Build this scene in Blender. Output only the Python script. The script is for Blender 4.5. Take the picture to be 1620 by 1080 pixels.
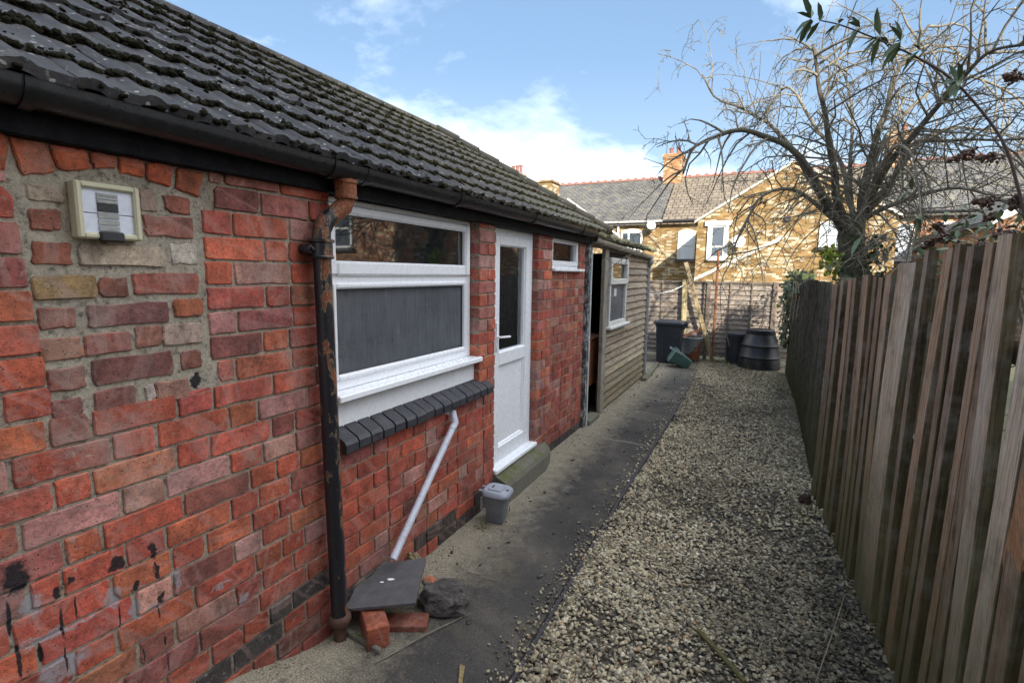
import bpy, math, random
import numpy as np
from mathutils import Vector, Matrix, noise as mnoise

for o in list(bpy.data.objects):
    bpy.data.objects.remove(o, do_unlink=True)
scene = bpy.context.scene
COL = scene.collection

# ------------------------------------------------------------------ camera
F_PX, CAM_H = 800.0, 1.75
VPX, VPY, VVX = 1210.0, 437.0, 725.0
CX, CY = 810.0, 540.0
VVY = CY - ((VVX - CX) * (VPX - CX) + F_PX * F_PX) / (VPY - CY)
def cam_dir(px, py):
    return np.array([px - CX, -(py - CY), -F_PX], float)
_Y = cam_dir(VPX, VPY); _Y /= np.linalg.norm(_Y)
_Z = -cam_dir(VVX, VVY); _Z /= np.linalg.norm(_Z)
_X = np.cross(_Y, _Z)
RCAM = np.array([_X, _Y, _Z])
cam_data = bpy.data.cameras.new("camera")
cam = bpy.data.objects.new("camera", cam_data)
COL.objects.link(cam)
cam_data.sensor_width = 36.0
cam_data.lens = F_PX / 1620.0 * 36.0
cam_data.clip_start = 0.02
cam_data.clip_end = 600
cam.matrix_world = Matrix([[*RCAM[0], 0.0], [*RCAM[1], 0.0], [*RCAM[2], CAM_H], [0, 0, 0, 1]])
scene.camera = cam

# ------------------------------------------------------------------ sky, sun, exposure
SUN_DIR = Vector((0.70, -1.0, 0.60)).normalized()      # towards the sun
EL = math.asin(SUN_DIR.z)
AZ = math.atan2(SUN_DIR.x, SUN_DIR.y)
world = bpy.data.worlds.new("World"); scene.world = world
world.use_nodes = True
wt = world.node_tree
for n in list(wt.nodes): wt.nodes.remove(n)
w_out = wt.nodes.new('ShaderNodeOutputWorld')
w_bg = wt.nodes.new('ShaderNodeBackground'); w_bg.inputs[1].default_value = 0.15
sky = wt.nodes.new('ShaderNodeTexSky'); sky.sky_type = 'NISHITA'; sky.sun_disc = False
sky.sun_elevation = EL; sky.sun_rotation = AZ
sky.air_density = 1.0; sky.dust_density = 0.7; sky.ozone_density = 1.6; sky.altitude = 60
wt.links.new(w_bg.outputs[0], w_out.inputs[0])
sun_data = bpy.data.lights.new("sun", 'SUN'); sun_data.energy = 2.0
sun_data.angle = math.radians(0.55); sun_data.color = (1.0, 0.93, 0.82)
sun = bpy.data.objects.new("sun", sun_data); COL.objects.link(sun)
sun.rotation_euler = SUN_DIR.to_track_quat('Z', 'Y').to_euler()
sun.location = (8, -12, 14)
vs = scene.view_settings
vs.view_transform = 'Standard'; vs.look = 'None'; vs.exposure = 2.36; vs.gamma = 1.0
vs.use_curve_mapping = False
scene.render.resolution_x = 1024; scene.render.resolution_y = 682

# ------------------------------------------------------------------ pixel -> place
def ray(px, py): return RCAM @ cam_dir(px, py)
def onx(px, py, x):
    r = ray(px, py); p = r * (x / r[0]); return Vector((p[0], p[1], p[2] + CAM_H))
def ony(px, py, y):
    r = ray(px, py); p = r * (y / r[1]); return Vector((p[0], p[1], p[2] + CAM_H))
def onz(px, py, z):
    r = ray(px, py); p = r * ((z - CAM_H) / r[2]); return Vector((p[0], p[1], p[2] + CAM_H))
def onplane(px, py, P, n):
    r = Vector(ray(px, py)); c = Vector((0, 0, CAM_H)); n = Vector(n)
    return c + r * ((Vector(P) - c).dot(n) / r.dot(n))
def project(p):
    v = RCAM.T @ (np.array(p, float) - [0, 0, CAM_H])
    return CX - F_PX * v[0] / v[2], CY + F_PX * v[1] / v[2], -v[2]
rnd = random.Random(7)
def U(a, b): return rnd.uniform(a, b)

# ------------------------------------------------------------------ node helpers
def nd(nt, typ, ins=None, **props):
    n = nt.nodes.new('ShaderNode' + typ)
    for k, v in props.items(): setattr(n, k, v)
    for k, v in (ins or {}).items():
        s = n.inputs[k]
        if isinstance(v, bpy.types.NodeSocket): nt.links.new(v, s)
        else:
            if isinstance(v, (tuple, list)) and len(v) == 3 and s.type == 'RGBA': v = (*v, 1)
            s.default_value = v
    return n
class NT:
    def __init__(s, nt): s.t = nt
    def math(s, op, a, b=0.0, clamp=False):
        return nd(s.t, 'Math', {0: a, 1: b}, operation=op, use_clamp=clamp).outputs[0]
    def vmath(s, op, a, b=(0, 0, 0)):
        n = nd(s.t, 'VectorMath', {0: a, 1: b}, operation=op)
        return n.outputs['Value'] if op in ('LENGTH', 'DOT_PRODUCT', 'DISTANCE') else n.outputs[0]
    def noise(s, vec, scale, detail=4, rough=0.6, dist=0.0):
        return nd(s.t, 'TexNoise', {'Vector': vec, 'Scale': scale, 'Detail': detail, 'Roughness': rough, 'Distortion': dist}).outputs[0]
    def noisec(s, vec, scale, detail=3):
        return nd(s.t, 'TexNoise', {'Vector': vec, 'Scale': scale, 'Detail': detail}).outputs[1]
    def voro(s, vec, scale, feature='F1', out=0):
        return nd(s.t, 'TexVoronoi', {'Vector': vec, 'Scale': scale}, feature=feature).outputs[out]
    def ramp(s, fac, stops, interp='LINEAR'):
        n = nd(s.t, 'ValToRGB', {0: fac}); r = n.color_ramp; r.interpolation = interp
        while len(r.elements) < len(stops): r.elements.new(0.5)
        for e, (p, c) in zip(r.elements, stops):
            e.position = p
            if not isinstance(c, (tuple, list)): c = (c, c, c)
            e.color = (*c, 1)
        return n.outputs[0]
    def mix(s, fac, a, b, mode='MIX'):
        n = nd(s.t, 'Mix', data_type='RGBA', blend_type=mode)
        for i, v in ((0, fac), (6, a), (7, b)):
            if isinstance(v, bpy.types.NodeSocket): s.t.links.new(v, n.inputs[i])
            else:
                if isinstance(v, (tuple, list)) and len(v) == 3: v = (*v, 1)
                elif i and not isinstance(v, (tuple, list)): v = (v, v, v, 1)
                n.inputs[i].default_value = v
        return n.outputs[2]
    def scalev(s, vec, sc):
        return nd(s.t, 'Mapping', {'Vector': vec, 'Scale': sc}).outputs[0]
    def bump(s, h, strength=0.5, dist=0.01, normal=None):
        ins = {'Height': h, 'Strength': strength, 'Distance': dist}
        if normal is not None: ins['Normal'] = normal
        return nd(s.t, 'Bump', ins).outputs[0]
    def objvec(s):
        tc = nd(s.t, 'TexCoord').outputs['Object']
        oi = nd(s.t, 'ObjectInfo').outputs['Random']
        off = nd(s.t, 'CombineXYZ', {0: s.math('MULTIPLY', oi, 17.0), 1: s.math('MULTIPLY', oi, 29.0), 2: s.math('MULTIPLY', oi, 11.0)}).outputs[0]
        return s.vmath('ADD', tc, off)
    def pos(s): return nd(s.t, 'NewGeometry').outputs['Position']
    def xyz(s, v):
        n = nd(s.t, 'SeparateXYZ', {0: v}); return n.outputs
    def objcolor(s): return nd(s.t, 'ObjectInfo').outputs['Color']
    def attr(s, name, out='Color'): return nd(s.t, 'Attribute', attribute_name=name).outputs[out]
def material(name, fn):
    m = bpy.data.materials.new(name); m.use_nodes = True
    t = m.node_tree
    b = t.nodes['Principled BSDF']
    res = fn(NT(t)) or {}
    for k, v in res.items():
        key = {'color': 'Base Color', 'rough': 'Roughness', 'normal': 'Normal', 'metal': 'Metallic', 'spec': 'Specular IOR Level',
               'trans': 'Transmission Weight', 'alpha': 'Alpha', 'coat': 'Coat Weight'}.get(k, k)
        if isinstance(v, bpy.types.NodeSocket): t.links.new(v, b.inputs[key])
        else:
            if isinstance(v, (tuple, list)) and len(v) == 3: v = (*v, 1)
            b.inputs[key].default_value = v
    return m

# ------------------------------------------------------------------ sky colours and clouds
W = NT(wt)
wdir = nd(wt, 'TexCoord').outputs['Generated']
wz = W.xyz(wdir)[2]
# flat cloud layer: direction divided by its height above the horizon
hz = W.math('ADD', W.math('MAXIMUM', wz, 0.0), 0.16)
cl = W.vmath('DIVIDE', wdir, nd(wt, 'CombineXYZ', {0: hz, 1: hz, 2: hz}).outputs[0])
SKY_OFF = (-16.37, -37.82, 0.0)
cl2 = W.vmath('ADD', cl, SKY_OFF)
c1 = W.noise(W.scalev(cl2, (1.0, 0.8, 1.0)), 0.62, 8, 0.56, 0.2)
cmask = W.ramp(c1, [(0.475, 0.0), (0.55, 0.17), (0.615, 0.62), (0.685, 1.0)])
skyc = W.mix(1.0, sky.outputs[0], (0.31, 0.34, 0.37), 'MULTIPLY')
clear = W.ramp(wz, [(0.0, (1.02, 1.13, 1.22)), (0.14, (0.77, 0.97, 1.16)), (0.36, (0.46, 0.71, 1.04)), (0.8, (0.30, 0.54, 0.91))])
skyc = W.mix(0.72, skyc, clear)
cloudc = W.ramp(W.noise(cl2, 2.2, 5, 0.6), [(0.3, (6.2, 6.4, 6.8)), (0.7, (8.2, 8.2, 8.2))])
wt.links.new(W.mix(W.math('MULTIPLY', cmask, 0.92), skyc, cloudc), w_bg.inputs[0])
# ------------------------------------------------------------------ mesh helpers
WLOC = {}
def wloc(o): return WLOC.get(o.name, Vector((0, 0, 0))) if o else Vector((0, 0, 0))
class MB:
    def __init__(s): s.v = []; s.f = []; s.mi = []; s.loc = []; s.tint = []; s.cur = 0
    def add(s, verts, faces, tint=None, loc=None):
        b = len(s.v); s.v += [Vector(p) for p in verts]
        s.f += [[b + i for i in f] for f in faces]; s.mi += [s.cur] * len(faces)
        if tint is not None: s.tint += [tint] * len(verts)
        if loc is not None: s.loc += loc
        return s
    def box(s, x0, x1, y0, y1, z0, z1, M=None):
        v = [Vector((x, y, z)) for z in (z0, z1) for y in (y0, y1) for x in (x0, x1)]
        if M is not None: v = [M @ p for p in v]
        return s.add(v, [(0, 2, 3, 1), (4, 5, 7, 6), (0, 1, 5, 4), (2, 6, 7, 3), (0, 4, 6, 2), (1, 3, 7, 5)])
    def cbox(s, x0, x1, y0, y1, z0, z1, c=0.004, M=None):
        # chamfered box: 24 vertices
        c = min(c, (x1 - x0) * .3, (y1 - y0) * .3, (z1 - z0) * .3)
        X = (x0, x0 + c, x1 - c, x1); Y = (y0, y0 + c, y1 - c, y1); Z = (z0, z0 + c, z1 - c, z1)
        vid = {}; V = []; Fc = []
        def vv(i, j, k):
            if (i, j, k) not in vid:
                vid[(i, j, k)] = len(V); V.append(Vector((X[i], Y[j], Z[k])))
            return vid[(i, j, k)]
        for a, lo in ((0, 0), (0, 3), (1, 0), (1, 3), (2, 0), (2, 3)):
            def mk(u, w):
                t = [0, 0, 0]; t[a] = lo; o = [i for i in range(3) if i != a]; t[o[0]] = u; t[o[1]] = w; return vv(*t)
            q = [mk(1, 1), mk(2, 1), mk(2, 2), mk(1, 2)]
            if (lo == 0) ^ (a == 1): q.reverse()
            Fc.append(q)
        for a in range(3):
            o = [i for i in range(3) if i != a]
            for p in (0, 3):
                for r in (0, 3):
                    pi = 1 if p == 0 else 2; ri = 1 if r == 0 else 2
                    def mk(u, w, e):
                        t = [0, 0, 0]; t[a] = e; t[o[0]] = u; t[o[1]] = w; return vv(*t)
                    Fc.append([mk(p, ri, 1), mk(p, ri, 2), mk(pi, r, 2), mk(pi, r, 1)])
        for i in (0, 3):
            for j in (0, 3):
                for k in (0, 3):
                    ii, jj, kk = [1 if q == 0 else 2 for q in (i, j, k)]
                    Fc.append([vv(i, jj, kk), vv(ii, j, kk), vv(ii, jj, k)])
        if M is not None: V = [M @ p for p in V]
        return s.add(V, Fc)
    def tube(s, pts, rad, n=8, cap=True, tint=None):
        pts = [Vector(p) for p in pts]; m = len(pts)
        if not isinstance(rad, (list, tuple)): rad = [rad] * m
        V = []; Fc = []; up = None
        for i, p in enumerate(pts):
            d = (pts[min(i + 1, m - 1)] - pts[max(i - 1, 0)])
            if d.length < 1e-9: d = Vector((0, 0, 1))
            d.normalize()
            if up is None: up = d.orthogonal().normalized()
            up = (up - d * up.dot(d))
            up = up.normalized() if up.length > 1e-6 else d.orthogonal().normalized()
            w = d.cross(up)
            for k in range(n):
                a = 2 * math.pi * k / n
                V.append(p + (up * math.cos(a) + w * math.sin(a)) * rad[i])
        for i in range(m - 1):
            for k in range(n):
                k2 = (k + 1) % n
                Fc.append([i * n + k, i * n + k2, (i + 1) * n + k2, (i + 1) * n + k])
        if cap:
            Fc.append(list(range(n))[::-1]); Fc.append([(m - 1) * n + k for k in range(n)])
        return s.add(V, Fc, tint=tint)
    def lathe(s, prof, n=24, M=None, cap0=True, cap1=True):
        V = []; Fc = []
        for (r, z) in prof:
            for k in range(n):
                a = 2 * math.pi * k / n; V.append(Vector((r * math.cos(a), r * math.sin(a), z)))
        for i in range(len(prof) - 1):
            for k in range(n):
                k2 = (k + 1) % n
                Fc.append([i * n + k, i * n + k2, (i + 1) * n + k2, (i + 1) * n + k])
        if cap0: Fc.append(list(range(n))[::-1])
        if cap1: Fc.append([(len(prof) - 1) * n + k for k in range(n)])
        if M is not None: V = [M @ p for p in V]
        return s.add(V, Fc)
    def prism(s, poly, axis, a0, a1, M=None):
        # poly: 2D points in the two other axes (cyclic order x,y,z without axis)
        n = len(poly); V = []
        for a in (a0, a1):
            for (p, q) in poly:
                t = {'x': (a, p, q), 'y': (p, a, q), 'z': (p, q, a)}[axis]; V.append(Vector(t))
        Fc = [list(range(n)), list(range(n, 2 * n))[::-1]]
        for i in range(n):
            j = (i + 1) % n; Fc.append([i, i + n, j + n, j])
        if M is not None: V = [M @ p for p in V]
        return s.add(V, Fc)
    def loft(s, rings, close=True, cap0=True, cap1=True, M=None):
        n = len(rings[0]); V = [Vector(p) for r in rings for p in r]; Fc = []
        for i in range(len(rings) - 1):
            for k in range(n if close else n - 1):
                k2 = (k + 1) % n
                Fc.append([i * n + k, i * n + k2, (i + 1) * n + k2, (i + 1) * n + k])
        if cap0: Fc.append(list(range(n))[::-1])
        if cap1: Fc.append([(len(rings) - 1) * n + k for k in range(n)])
        if M is not None: V = [M @ p for p in V]
        return s.add(V, Fc)
    def build(s, name, mat, parent=None, origin=None, smooth=False, color=None, fixn=False):
        me = bpy.data.meshes.new(name)
        if origin is None:
            lo = Vector([min(p[i] for p in s.v) for i in range(3)]); hi = Vector([max(p[i] for p in s.v) for i in range(3)])
            origin = Vector(((lo.x + hi.x) / 2, (lo.y + hi.y) / 2, lo.z))
        origin = Vector(origin)
        me.from_pydata([tuple(p - origin) for p in s.v], [], s.f)
        mats = mat if isinstance(mat, (list, tuple)) else [mat]
        for m in mats: me.materials.append(m)
        if len(mats) > 1: me.polygons.foreach_set('material_index', s.mi)
        if s.tint and len(s.tint) == len(s.v):
            a = me.attributes.new('tint', 'FLOAT_COLOR', 'POINT')
            a.data.foreach_set('color', np.array([(*c, 1.0) for c in s.tint], np.float32).ravel())
        if s.loc and len(s.loc) == len(s.v):
            a = me.attributes.new('loc', 'FLOAT_VECTOR', 'POINT')
            a.data.foreach_set('vector', np.array(s.loc, np.float32).ravel())
        if fixn:
            import bmesh
            bm = bmesh.new(); bm.from_mesh(me); bmesh.ops.recalc_face_normals(bm, faces=bm.faces); bm.to_mesh(me); bm.free()
        if smooth: me.polygons.foreach_set('use_smooth', [True] * len(me.polygons))
        me.update()
        return link(name, me, parent, origin, color)
def link(name, me, parent, origin, color=None):
    o = bpy.data.objects.new(name, me); COL.objects.link(o)
    o.location = Vector(origin) - wloc(parent)
    if parent: o.parent = parent
    WLOC[o.name] = Vector(origin)
    if color is not None: o.color = (*color, 1)
    return o
def smooth_by_angle(o, deg=35):
    me = o.data
    me.polygons.foreach_set('use_smooth', [True] * len(me.polygons))
    try: me.set_sharp_from_angle(angle=math.radians(deg))
    except Exception: pass
    return o
def thing(name, loc, label, cat, group=None):
    o = bpy.data.objects.new(name, None); COL.objects.link(o)
    o.empty_display_size = 0.1
    o.location = Vector(loc); WLOC[o.name] = Vector(loc)
    tag(o, label, cat, group); return o
def tag(o, label=None, cat=None, group=None, kind=None):
    if label: o['label'] = label
    if cat: o['category'] = cat
    if group: o['group'] = group
    if kind: o['kind'] = kind
    return o
def np_mesh(name, verts, tris, mat, parent=None, tint=None, smooth=True, loc=None):
    me = bpy.data.meshes.new(name)
    nv, nt = len(verts), len(tris)
    me.vertices.add(nv); me.vertices.foreach_set('co', np.asarray(verts, np.float32).ravel())
    me.loops.add(nt * 3); me.loops.foreach_set('vertex_index', np.asarray(tris, np.int32).ravel())
    me.polygons.add(nt)
    me.polygons.foreach_set('loop_start', np.arange(0, nt * 3, 3, dtype=np.int32))
    try: me.polygons.foreach_set('loop_total', np.full(nt, 3, np.int32))
    except Exception: pass
    if smooth: me.polygons.foreach_set('use_smooth', np.ones(nt, bool))
    me.update(calc_edges=True); me.validate()
    if tint is not None:
        a = me.attributes.new('tint', 'FLOAT_COLOR', 'POINT')
        a.data.foreach_set('color', np.concatenate([tint, np.ones((nv, 1))], 1).astype(np.float32).ravel())
    if loc is not None:
        a = me.attributes.new('loc', 'FLOAT_VECTOR', 'POINT'); a.data.foreach_set('vector', np.asarray(loc, np.float32).ravel())
    me.materials.append(mat)
    o = bpy.data.objects.new(name, me); COL.objects.link(o)
    if parent: o.parent = parent; o.location = -wloc(parent)
    WLOC[o.name] = Vector((0, 0, 0))
    return o
def rect_ring(w, d, z, r=0.03, n=4, cx=0, cy=0):
    pts = []
    for (sx, sy, a0) in ((1, 1, 0), (-1, 1, 90), (-1, -1, 180), (1, -1, 270)):
        for k in range(n):
            a = math.radians(a0 + 90 * k / (n - 1))
            pts.append(Vector((cx + sx * (w / 2 - r) + r * math.cos(a), cy + sy * (d / 2 - r) + r * math.sin(a), z)))
    return pts
def rotz(a, loc=(0, 0, 0)): return Matrix.Translation(Vector(loc)) @ Matrix.Rotation(a, 4, 'Z')
ICO_V = None
def ico(sub=0):
    t = (1 + 5 ** .5) / 2
    v = np.array([(-1, t, 0), (1, t, 0), (-1, -t, 0), (1, -t, 0), (0, -1, t), (0, 1, t), (0, -1, -t), (0, 1, -t), (t, 0, -1), (t, 0, 1), (-t, 0, -1), (-t, 0, 1)], float)
    v /= np.linalg.norm(v[0])
    f = [(0, 11, 5), (0, 5, 1), (0, 1, 7), (0, 7, 10), (0, 10, 11), (1, 5, 9), (5, 11, 4), (11, 10, 2), (10, 7, 6), (7, 1, 8), (3, 9, 4), (3, 4, 2), (3, 2, 6), (3, 6, 8), (3, 8, 9), (4, 9, 5), (2, 4, 11), (6, 2, 10), (8, 6, 7), (9, 8, 1)]
    v = [tuple(p) for p in v]
    for _ in range(sub):
        cache = {}; nf = []
        def mid(a, b):
            k = (min(a, b), max(a, b))
            if k not in cache:
                p = np.array(v[a]) + np.array(v[b]); p /= np.linalg.norm(p); v.append(tuple(p)); cache[k] = len(v) - 1
            return cache[k]
        for a, b, c in f:
            ab, bc, ca = mid(a, b), mid(b, c), mid(c, a)
            nf += [(a, ab, ca), (b, bc, ab), (c, ca, bc), (ab, bc, ca)]
        f = nf
    return np.array(v), np.array(f)
def blobs(centres, sizes, rs, sub=0, jitter=0.25, flat=None):
    """many small lumpy stones / clumps as one vertex/triangle array"""
    V0, F0 = ico(sub); n = len(centres); m = len(V0)
    centres = np.asarray(centres, float); sizes = np.asarray(sizes, float)
    V = np.repeat(V0[None], n, 0) * (1 + rs.uniform(-jitter, jitter, (n, m, 1)))
    a = rs.uniform(0, 2 * np.pi, n); b = rs.normal(0, 0.35, n); c = rs.normal(0, 0.35, n)
    V = V * sizes[:, None, :]
    def rot(V, i, j, ang):
        ci, si = np.cos(ang)[:, None], np.sin(ang)[:, None]
        x, y = V[:, :, i].copy(), V[:, :, j].copy()
        V[:, :, i] = x * ci - y * si; V[:, :, j] = x * si + y * ci
    rot(V, 0, 2, b); rot(V, 1, 2, c); rot(V, 0, 1, a)
    V += centres[:, None, :]
    Fc = (F0[None] + (np.arange(n) * m)[:, None, None]).reshape(-1, 3)
    return V.reshape(-1, 3), Fc, m
# ------------------------------------------------------------------ materials
WALL_X = -1.756
def wall_marks(N):
    """old black paint splashes and their runs, and smears of grey cement, at their place on the near wall"""
    P = N.pos()
    wob = N.vmath('SUBTRACT', N.noisec(P, 34.0, 6), (0.5, 0.5, 0.5))
    Pd = N.vmath('ADD', P, N.vmath('MULTIPLY', wob, (0.0, 0.055, 0.075)))
    def ell(cx, cy, a, b, vec=Pd):
        c = onx(cx, cy, WALL_X)
        d = N.vmath('MULTIPLY', N.vmath('SUBTRACT', vec, tuple(c)), (0.0, 1.0 / a, 1.0 / b))
        return N.vmath('LENGTH', d)
    spl = [(24, 916, .035, .050), (93, 938, .014, .035), (114, 916, .014, .018), (184, 893, .026, .030), (216, 928, .016, .020),
           (243, 868, .016, .032), (247, 905, .010, .040), (254, 942, .013, .022), (310, 604, .024, .022)]
    runs = [(15, 980, .006, .060), (30, 1045, .006, .060), (98, 985, .005, .055), (120, 960, .003, .045), (105, 1040, .003, .05), (190, 975, .003, .045),
            (252, 968, .003, .035), (65, 1035, .006, .03), (228, 1035, .003, .03), (266, 1045, .003, .045), (262, 1012, .005, .02)]
    m = None
    for e in spl:
        d = ell(*e); m = d if m is None else N.math('MINIMUM', m, d)
    P2 = N.vmath('ADD', P, N.vmath('MULTIPLY', wob, (0.0, 0.008, 0.01)))
    for e in runs: m = N.math('MINIMUM', m, ell(*e, vec=P2))
    grit = N.noise(P, 120.0, 4, 0.8)
    tar = N.ramp(N.math('ADD', m, N.math('MULTIPLY', N.math('SUBTRACT', grit, 0.5), 0.9)), [(0.72, 0.95), (1.12, 0.0)])
    cem = None
    for e in [(52, 955, .022, .045), (180, 945, .022, .045), (213, 962, .018, .030), (280, 915, .012, .05), (100, 1055, .075, .04), (385, 945, .022, .03),
              (350, 925, .05, .010), (240, 962, .09, .008), (95, 1000, .10, .010), (60, 1010, .06, .008)]:
        d = ell(*e); cem = d if cem is None else N.math('MINIMUM', cem, d)
    cem = N.ramp(cem, [(0.7, 0.75), (1.05, 0.0)])
    return tar, cem
def m_brick(N):
    L = N.attr('loc', 'Vector'); T = N.attr('tint')
    n1 = N.noise(L, 14, 5, 0.65); n2 = N.noise(L, 70, 4, 0.7); n3 = N.noise(L, 260, 3, 0.7)
    big = N.noise(N.pos(), 2.2, 4, 0.6)
    col = N.mix(1.0, T, N.ramp(n1, [(0.28, 0.50), (0.5, 1.0), (0.72, 1.38)]), 'MULTIPLY')
    col = N.mix(1.0, col, N.ramp(n2, [(0.30, 0.55), (0.52, 1.0), (0.75, 1.25)]), 'MULTIPLY')
    # kiss marks: pale or dark diagonal bands left from the kiln
    xyz = N.xyz(L)
    diag = N.math('ADD', N.math('MULTIPLY', xyz[1], 1.0), N.math('MULTIPLY', xyz[2], 0.55))
    dv = nd(N.t, 'CombineXYZ', {0: diag, 1: N.math('MULTIPLY', xyz[0], 1.0), 2: 0.0}).outputs[0]
    kn = N.noise(N.vmath('ADD', dv, N.vmath('MULTIPLY', N.noisec(L, 25, 2), (0.02, 0.0, 0.0))), 13, 1, 0.4)
    kiss = N.ramp(kn, [(0.55, 0.0), (0.575, 0.7), (0.64, 0.75), (0.665, 0.0)])
    col = N.mix(kiss, col, N.mix(0.30, col, (0.50, 0.33, 0.29)))
    kd = N.ramp(N.noise(dv, 9, 1, 0.4), [(0.36, 0.5), (0.42, 0.0)])
    col = N.mix(kd, col, N.mix(1.0, col, 0.62, 'MULTIPLY'))
    pits = N.ramp(N.voro(L, 62), [(0.08, 1.0), (0.17, 0.0)])
    pm = N.math('MULTIPLY', pits, N.ramp(N.noise(L, 18, 2), [(0.44, 0.0), (0.56, 0.95)]))
    col = N.mix(pm, col, (0.03, 0.022, 0.025))
    # mortar smeared on the faces, pale salts
    sm = N.ramp(N.noise(L, 34, 5, 0.75), [(0.56, 0.0), (0.70, 0.8)])
    col = N.mix(N.math('MULTIPLY', sm, N.ramp(big, [(0.4, 0.15), (0.65, 1.0)])), col, (0.42, 0.36, 0.31))
    # grime towards the wet ground and in blotches
    z = N.xyz(N.pos())[2]
    damp = N.math('MULTIPLY', N.ramp(N.math('ADD', z, N.math('MULTIPLY', big, 0.5)), [(0.25, 0.75), (0.75, 0.0)]), N.ramp(n2, [(0.3, 0.5), (0.7, 1.0)]))
    col = N.mix(N.math('MULTIPLY', damp, 0.55), col, (0.055, 0.045, 0.035))
    soot = N.ramp(N.noise(N.pos(), 5.0, 5, 0.7), [(0.44, 0.0), (0.66, 0.6)])
    col = N.mix(soot, col, N.mix(0.5, col, (0.05, 0.038, 0.038)))
    run = N.ramp(N.noise(N.scalev(N.pos(), (1, 1, 0.22)), 7.5, 5, 0.7), [(0.48, 0.0), (0.66, 0.55)])
    col = N.mix(run, col, N.mix(1.0, col, 0.5, 'MULTIPLY'))
    pale = N.ramp(N.noise(N.pos(), 3.3, 5, 0.75), [(0.54, 0.0), (0.70, 0.45)])
    col = N.mix(pale, col, (0.40, 0.31, 0.27))
    tar, cem = wall_marks(N)
    cem = N.math('MULTIPLY', cem, N.ramp(n2, [(0.25, 0.3), (0.6, 1.0)]))
    col = N.mix(cem, col, (0.30, 0.31, 0.33)); col = N.mix(tar, col, (0.012, 0.013, 0.017))
    h = N.math('ADD', N.math('MULTIPLY', n1, 0.5), N.math('ADD', N.math('MULTIPLY', n2, 0.6), N.math('MULTIPLY', n3, 0.35)))
    h = N.math('SUBTRACT', h, N.math('MULTIPLY', pits, 0.35))
    rough = N.mix(tar, N.ramp(n2, [(0.3, 0.62), (0.7, 0.9)]), 0.32)
    return dict(color=col, rough=rough, normal=N.bump(h, 0.85, 0.007), spec=0.35)
BRICK = material('brick', m_brick)
def mortar_fn(base, base2):
    def fn(N):
        P = N.pos(); a = N.noise(P, 9, 5, 0.65); b = N.noise(P, 90, 4, 0.75); c = N.noise(P, 330, 2, 0.7)
        col = N.mix(N.ramp(a, [(0.35, 0.0), (0.65, 1.0)]), base, base2)
        col = N.mix(1.0, col, N.ramp(b, [(0.25, 0.55), (0.5, 1.0), (0.8, 1.25)]), 'MULTIPLY')
        dk = N.ramp(N.noise(P, 38, 4, 0.7), [(0.52, 0.0), (0.66, 0.75)])
        col = N.mix(dk, col, (0.06, 0.05, 0.045))
        z = N.xyz(P)[2]
        col = N.mix(N.ramp(z, [(0.05, 0.6), (0.5, 0.0)]), col, (0.07, 0.065, 0.05))
        tar, cem = wall_marks(N)
        col = N.mix(cem, col, (0.34, 0.35, 0.37)); col = N.mix(tar, col, (0.012, 0.013, 0.017))
        h = N.math('ADD', a, N.math('ADD', N.math('MULTIPLY', b, 0.6), N.math('MULTIPLY', c, 0.3)))
        return dict(color=col, rough=0.92, normal=N.bump(h, 0.8, 0.008), spec=0.2)
    return fn
MORTAR = material('old_mortar', mortar_fn((0.40, 0.34, 0.26), (0.29, 0.245, 0.19)))
CEMENT = material('grey_cement_mortar', mortar_fn((0.40, 0.355, 0.28), (0.30, 0.265, 0.21)))
def m_bluebrick(N):
    P = N.pos(); a = N.noise(P, 18, 5, 0.65); b = N.noise(P, 80, 4, 0.7)
    col = N.ramp(a, [(0.3, (0.018, 0.019, 0.024)), (0.6, (0.042, 0.042, 0.05)), (0.8, (0.085, 0.08, 0.085))])
    wsp = N.ramp(N.noise(N.scalev(P, (1, 1, 0.35)), 60, 5, 0.8), [(0.62, 0.0), (0.74, 0.45)])
    col = N.mix(wsp, col, (0.35, 0.33, 0.31))
    return dict(color=col, rough=N.ramp(b, [(0.3, 0.42), (0.7, 0.7)]), normal=N.bump(N.math('ADD', a, b), 0.4, 0.005))
BLUEBRICK = material('blue_brick', m_bluebrick)
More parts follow.
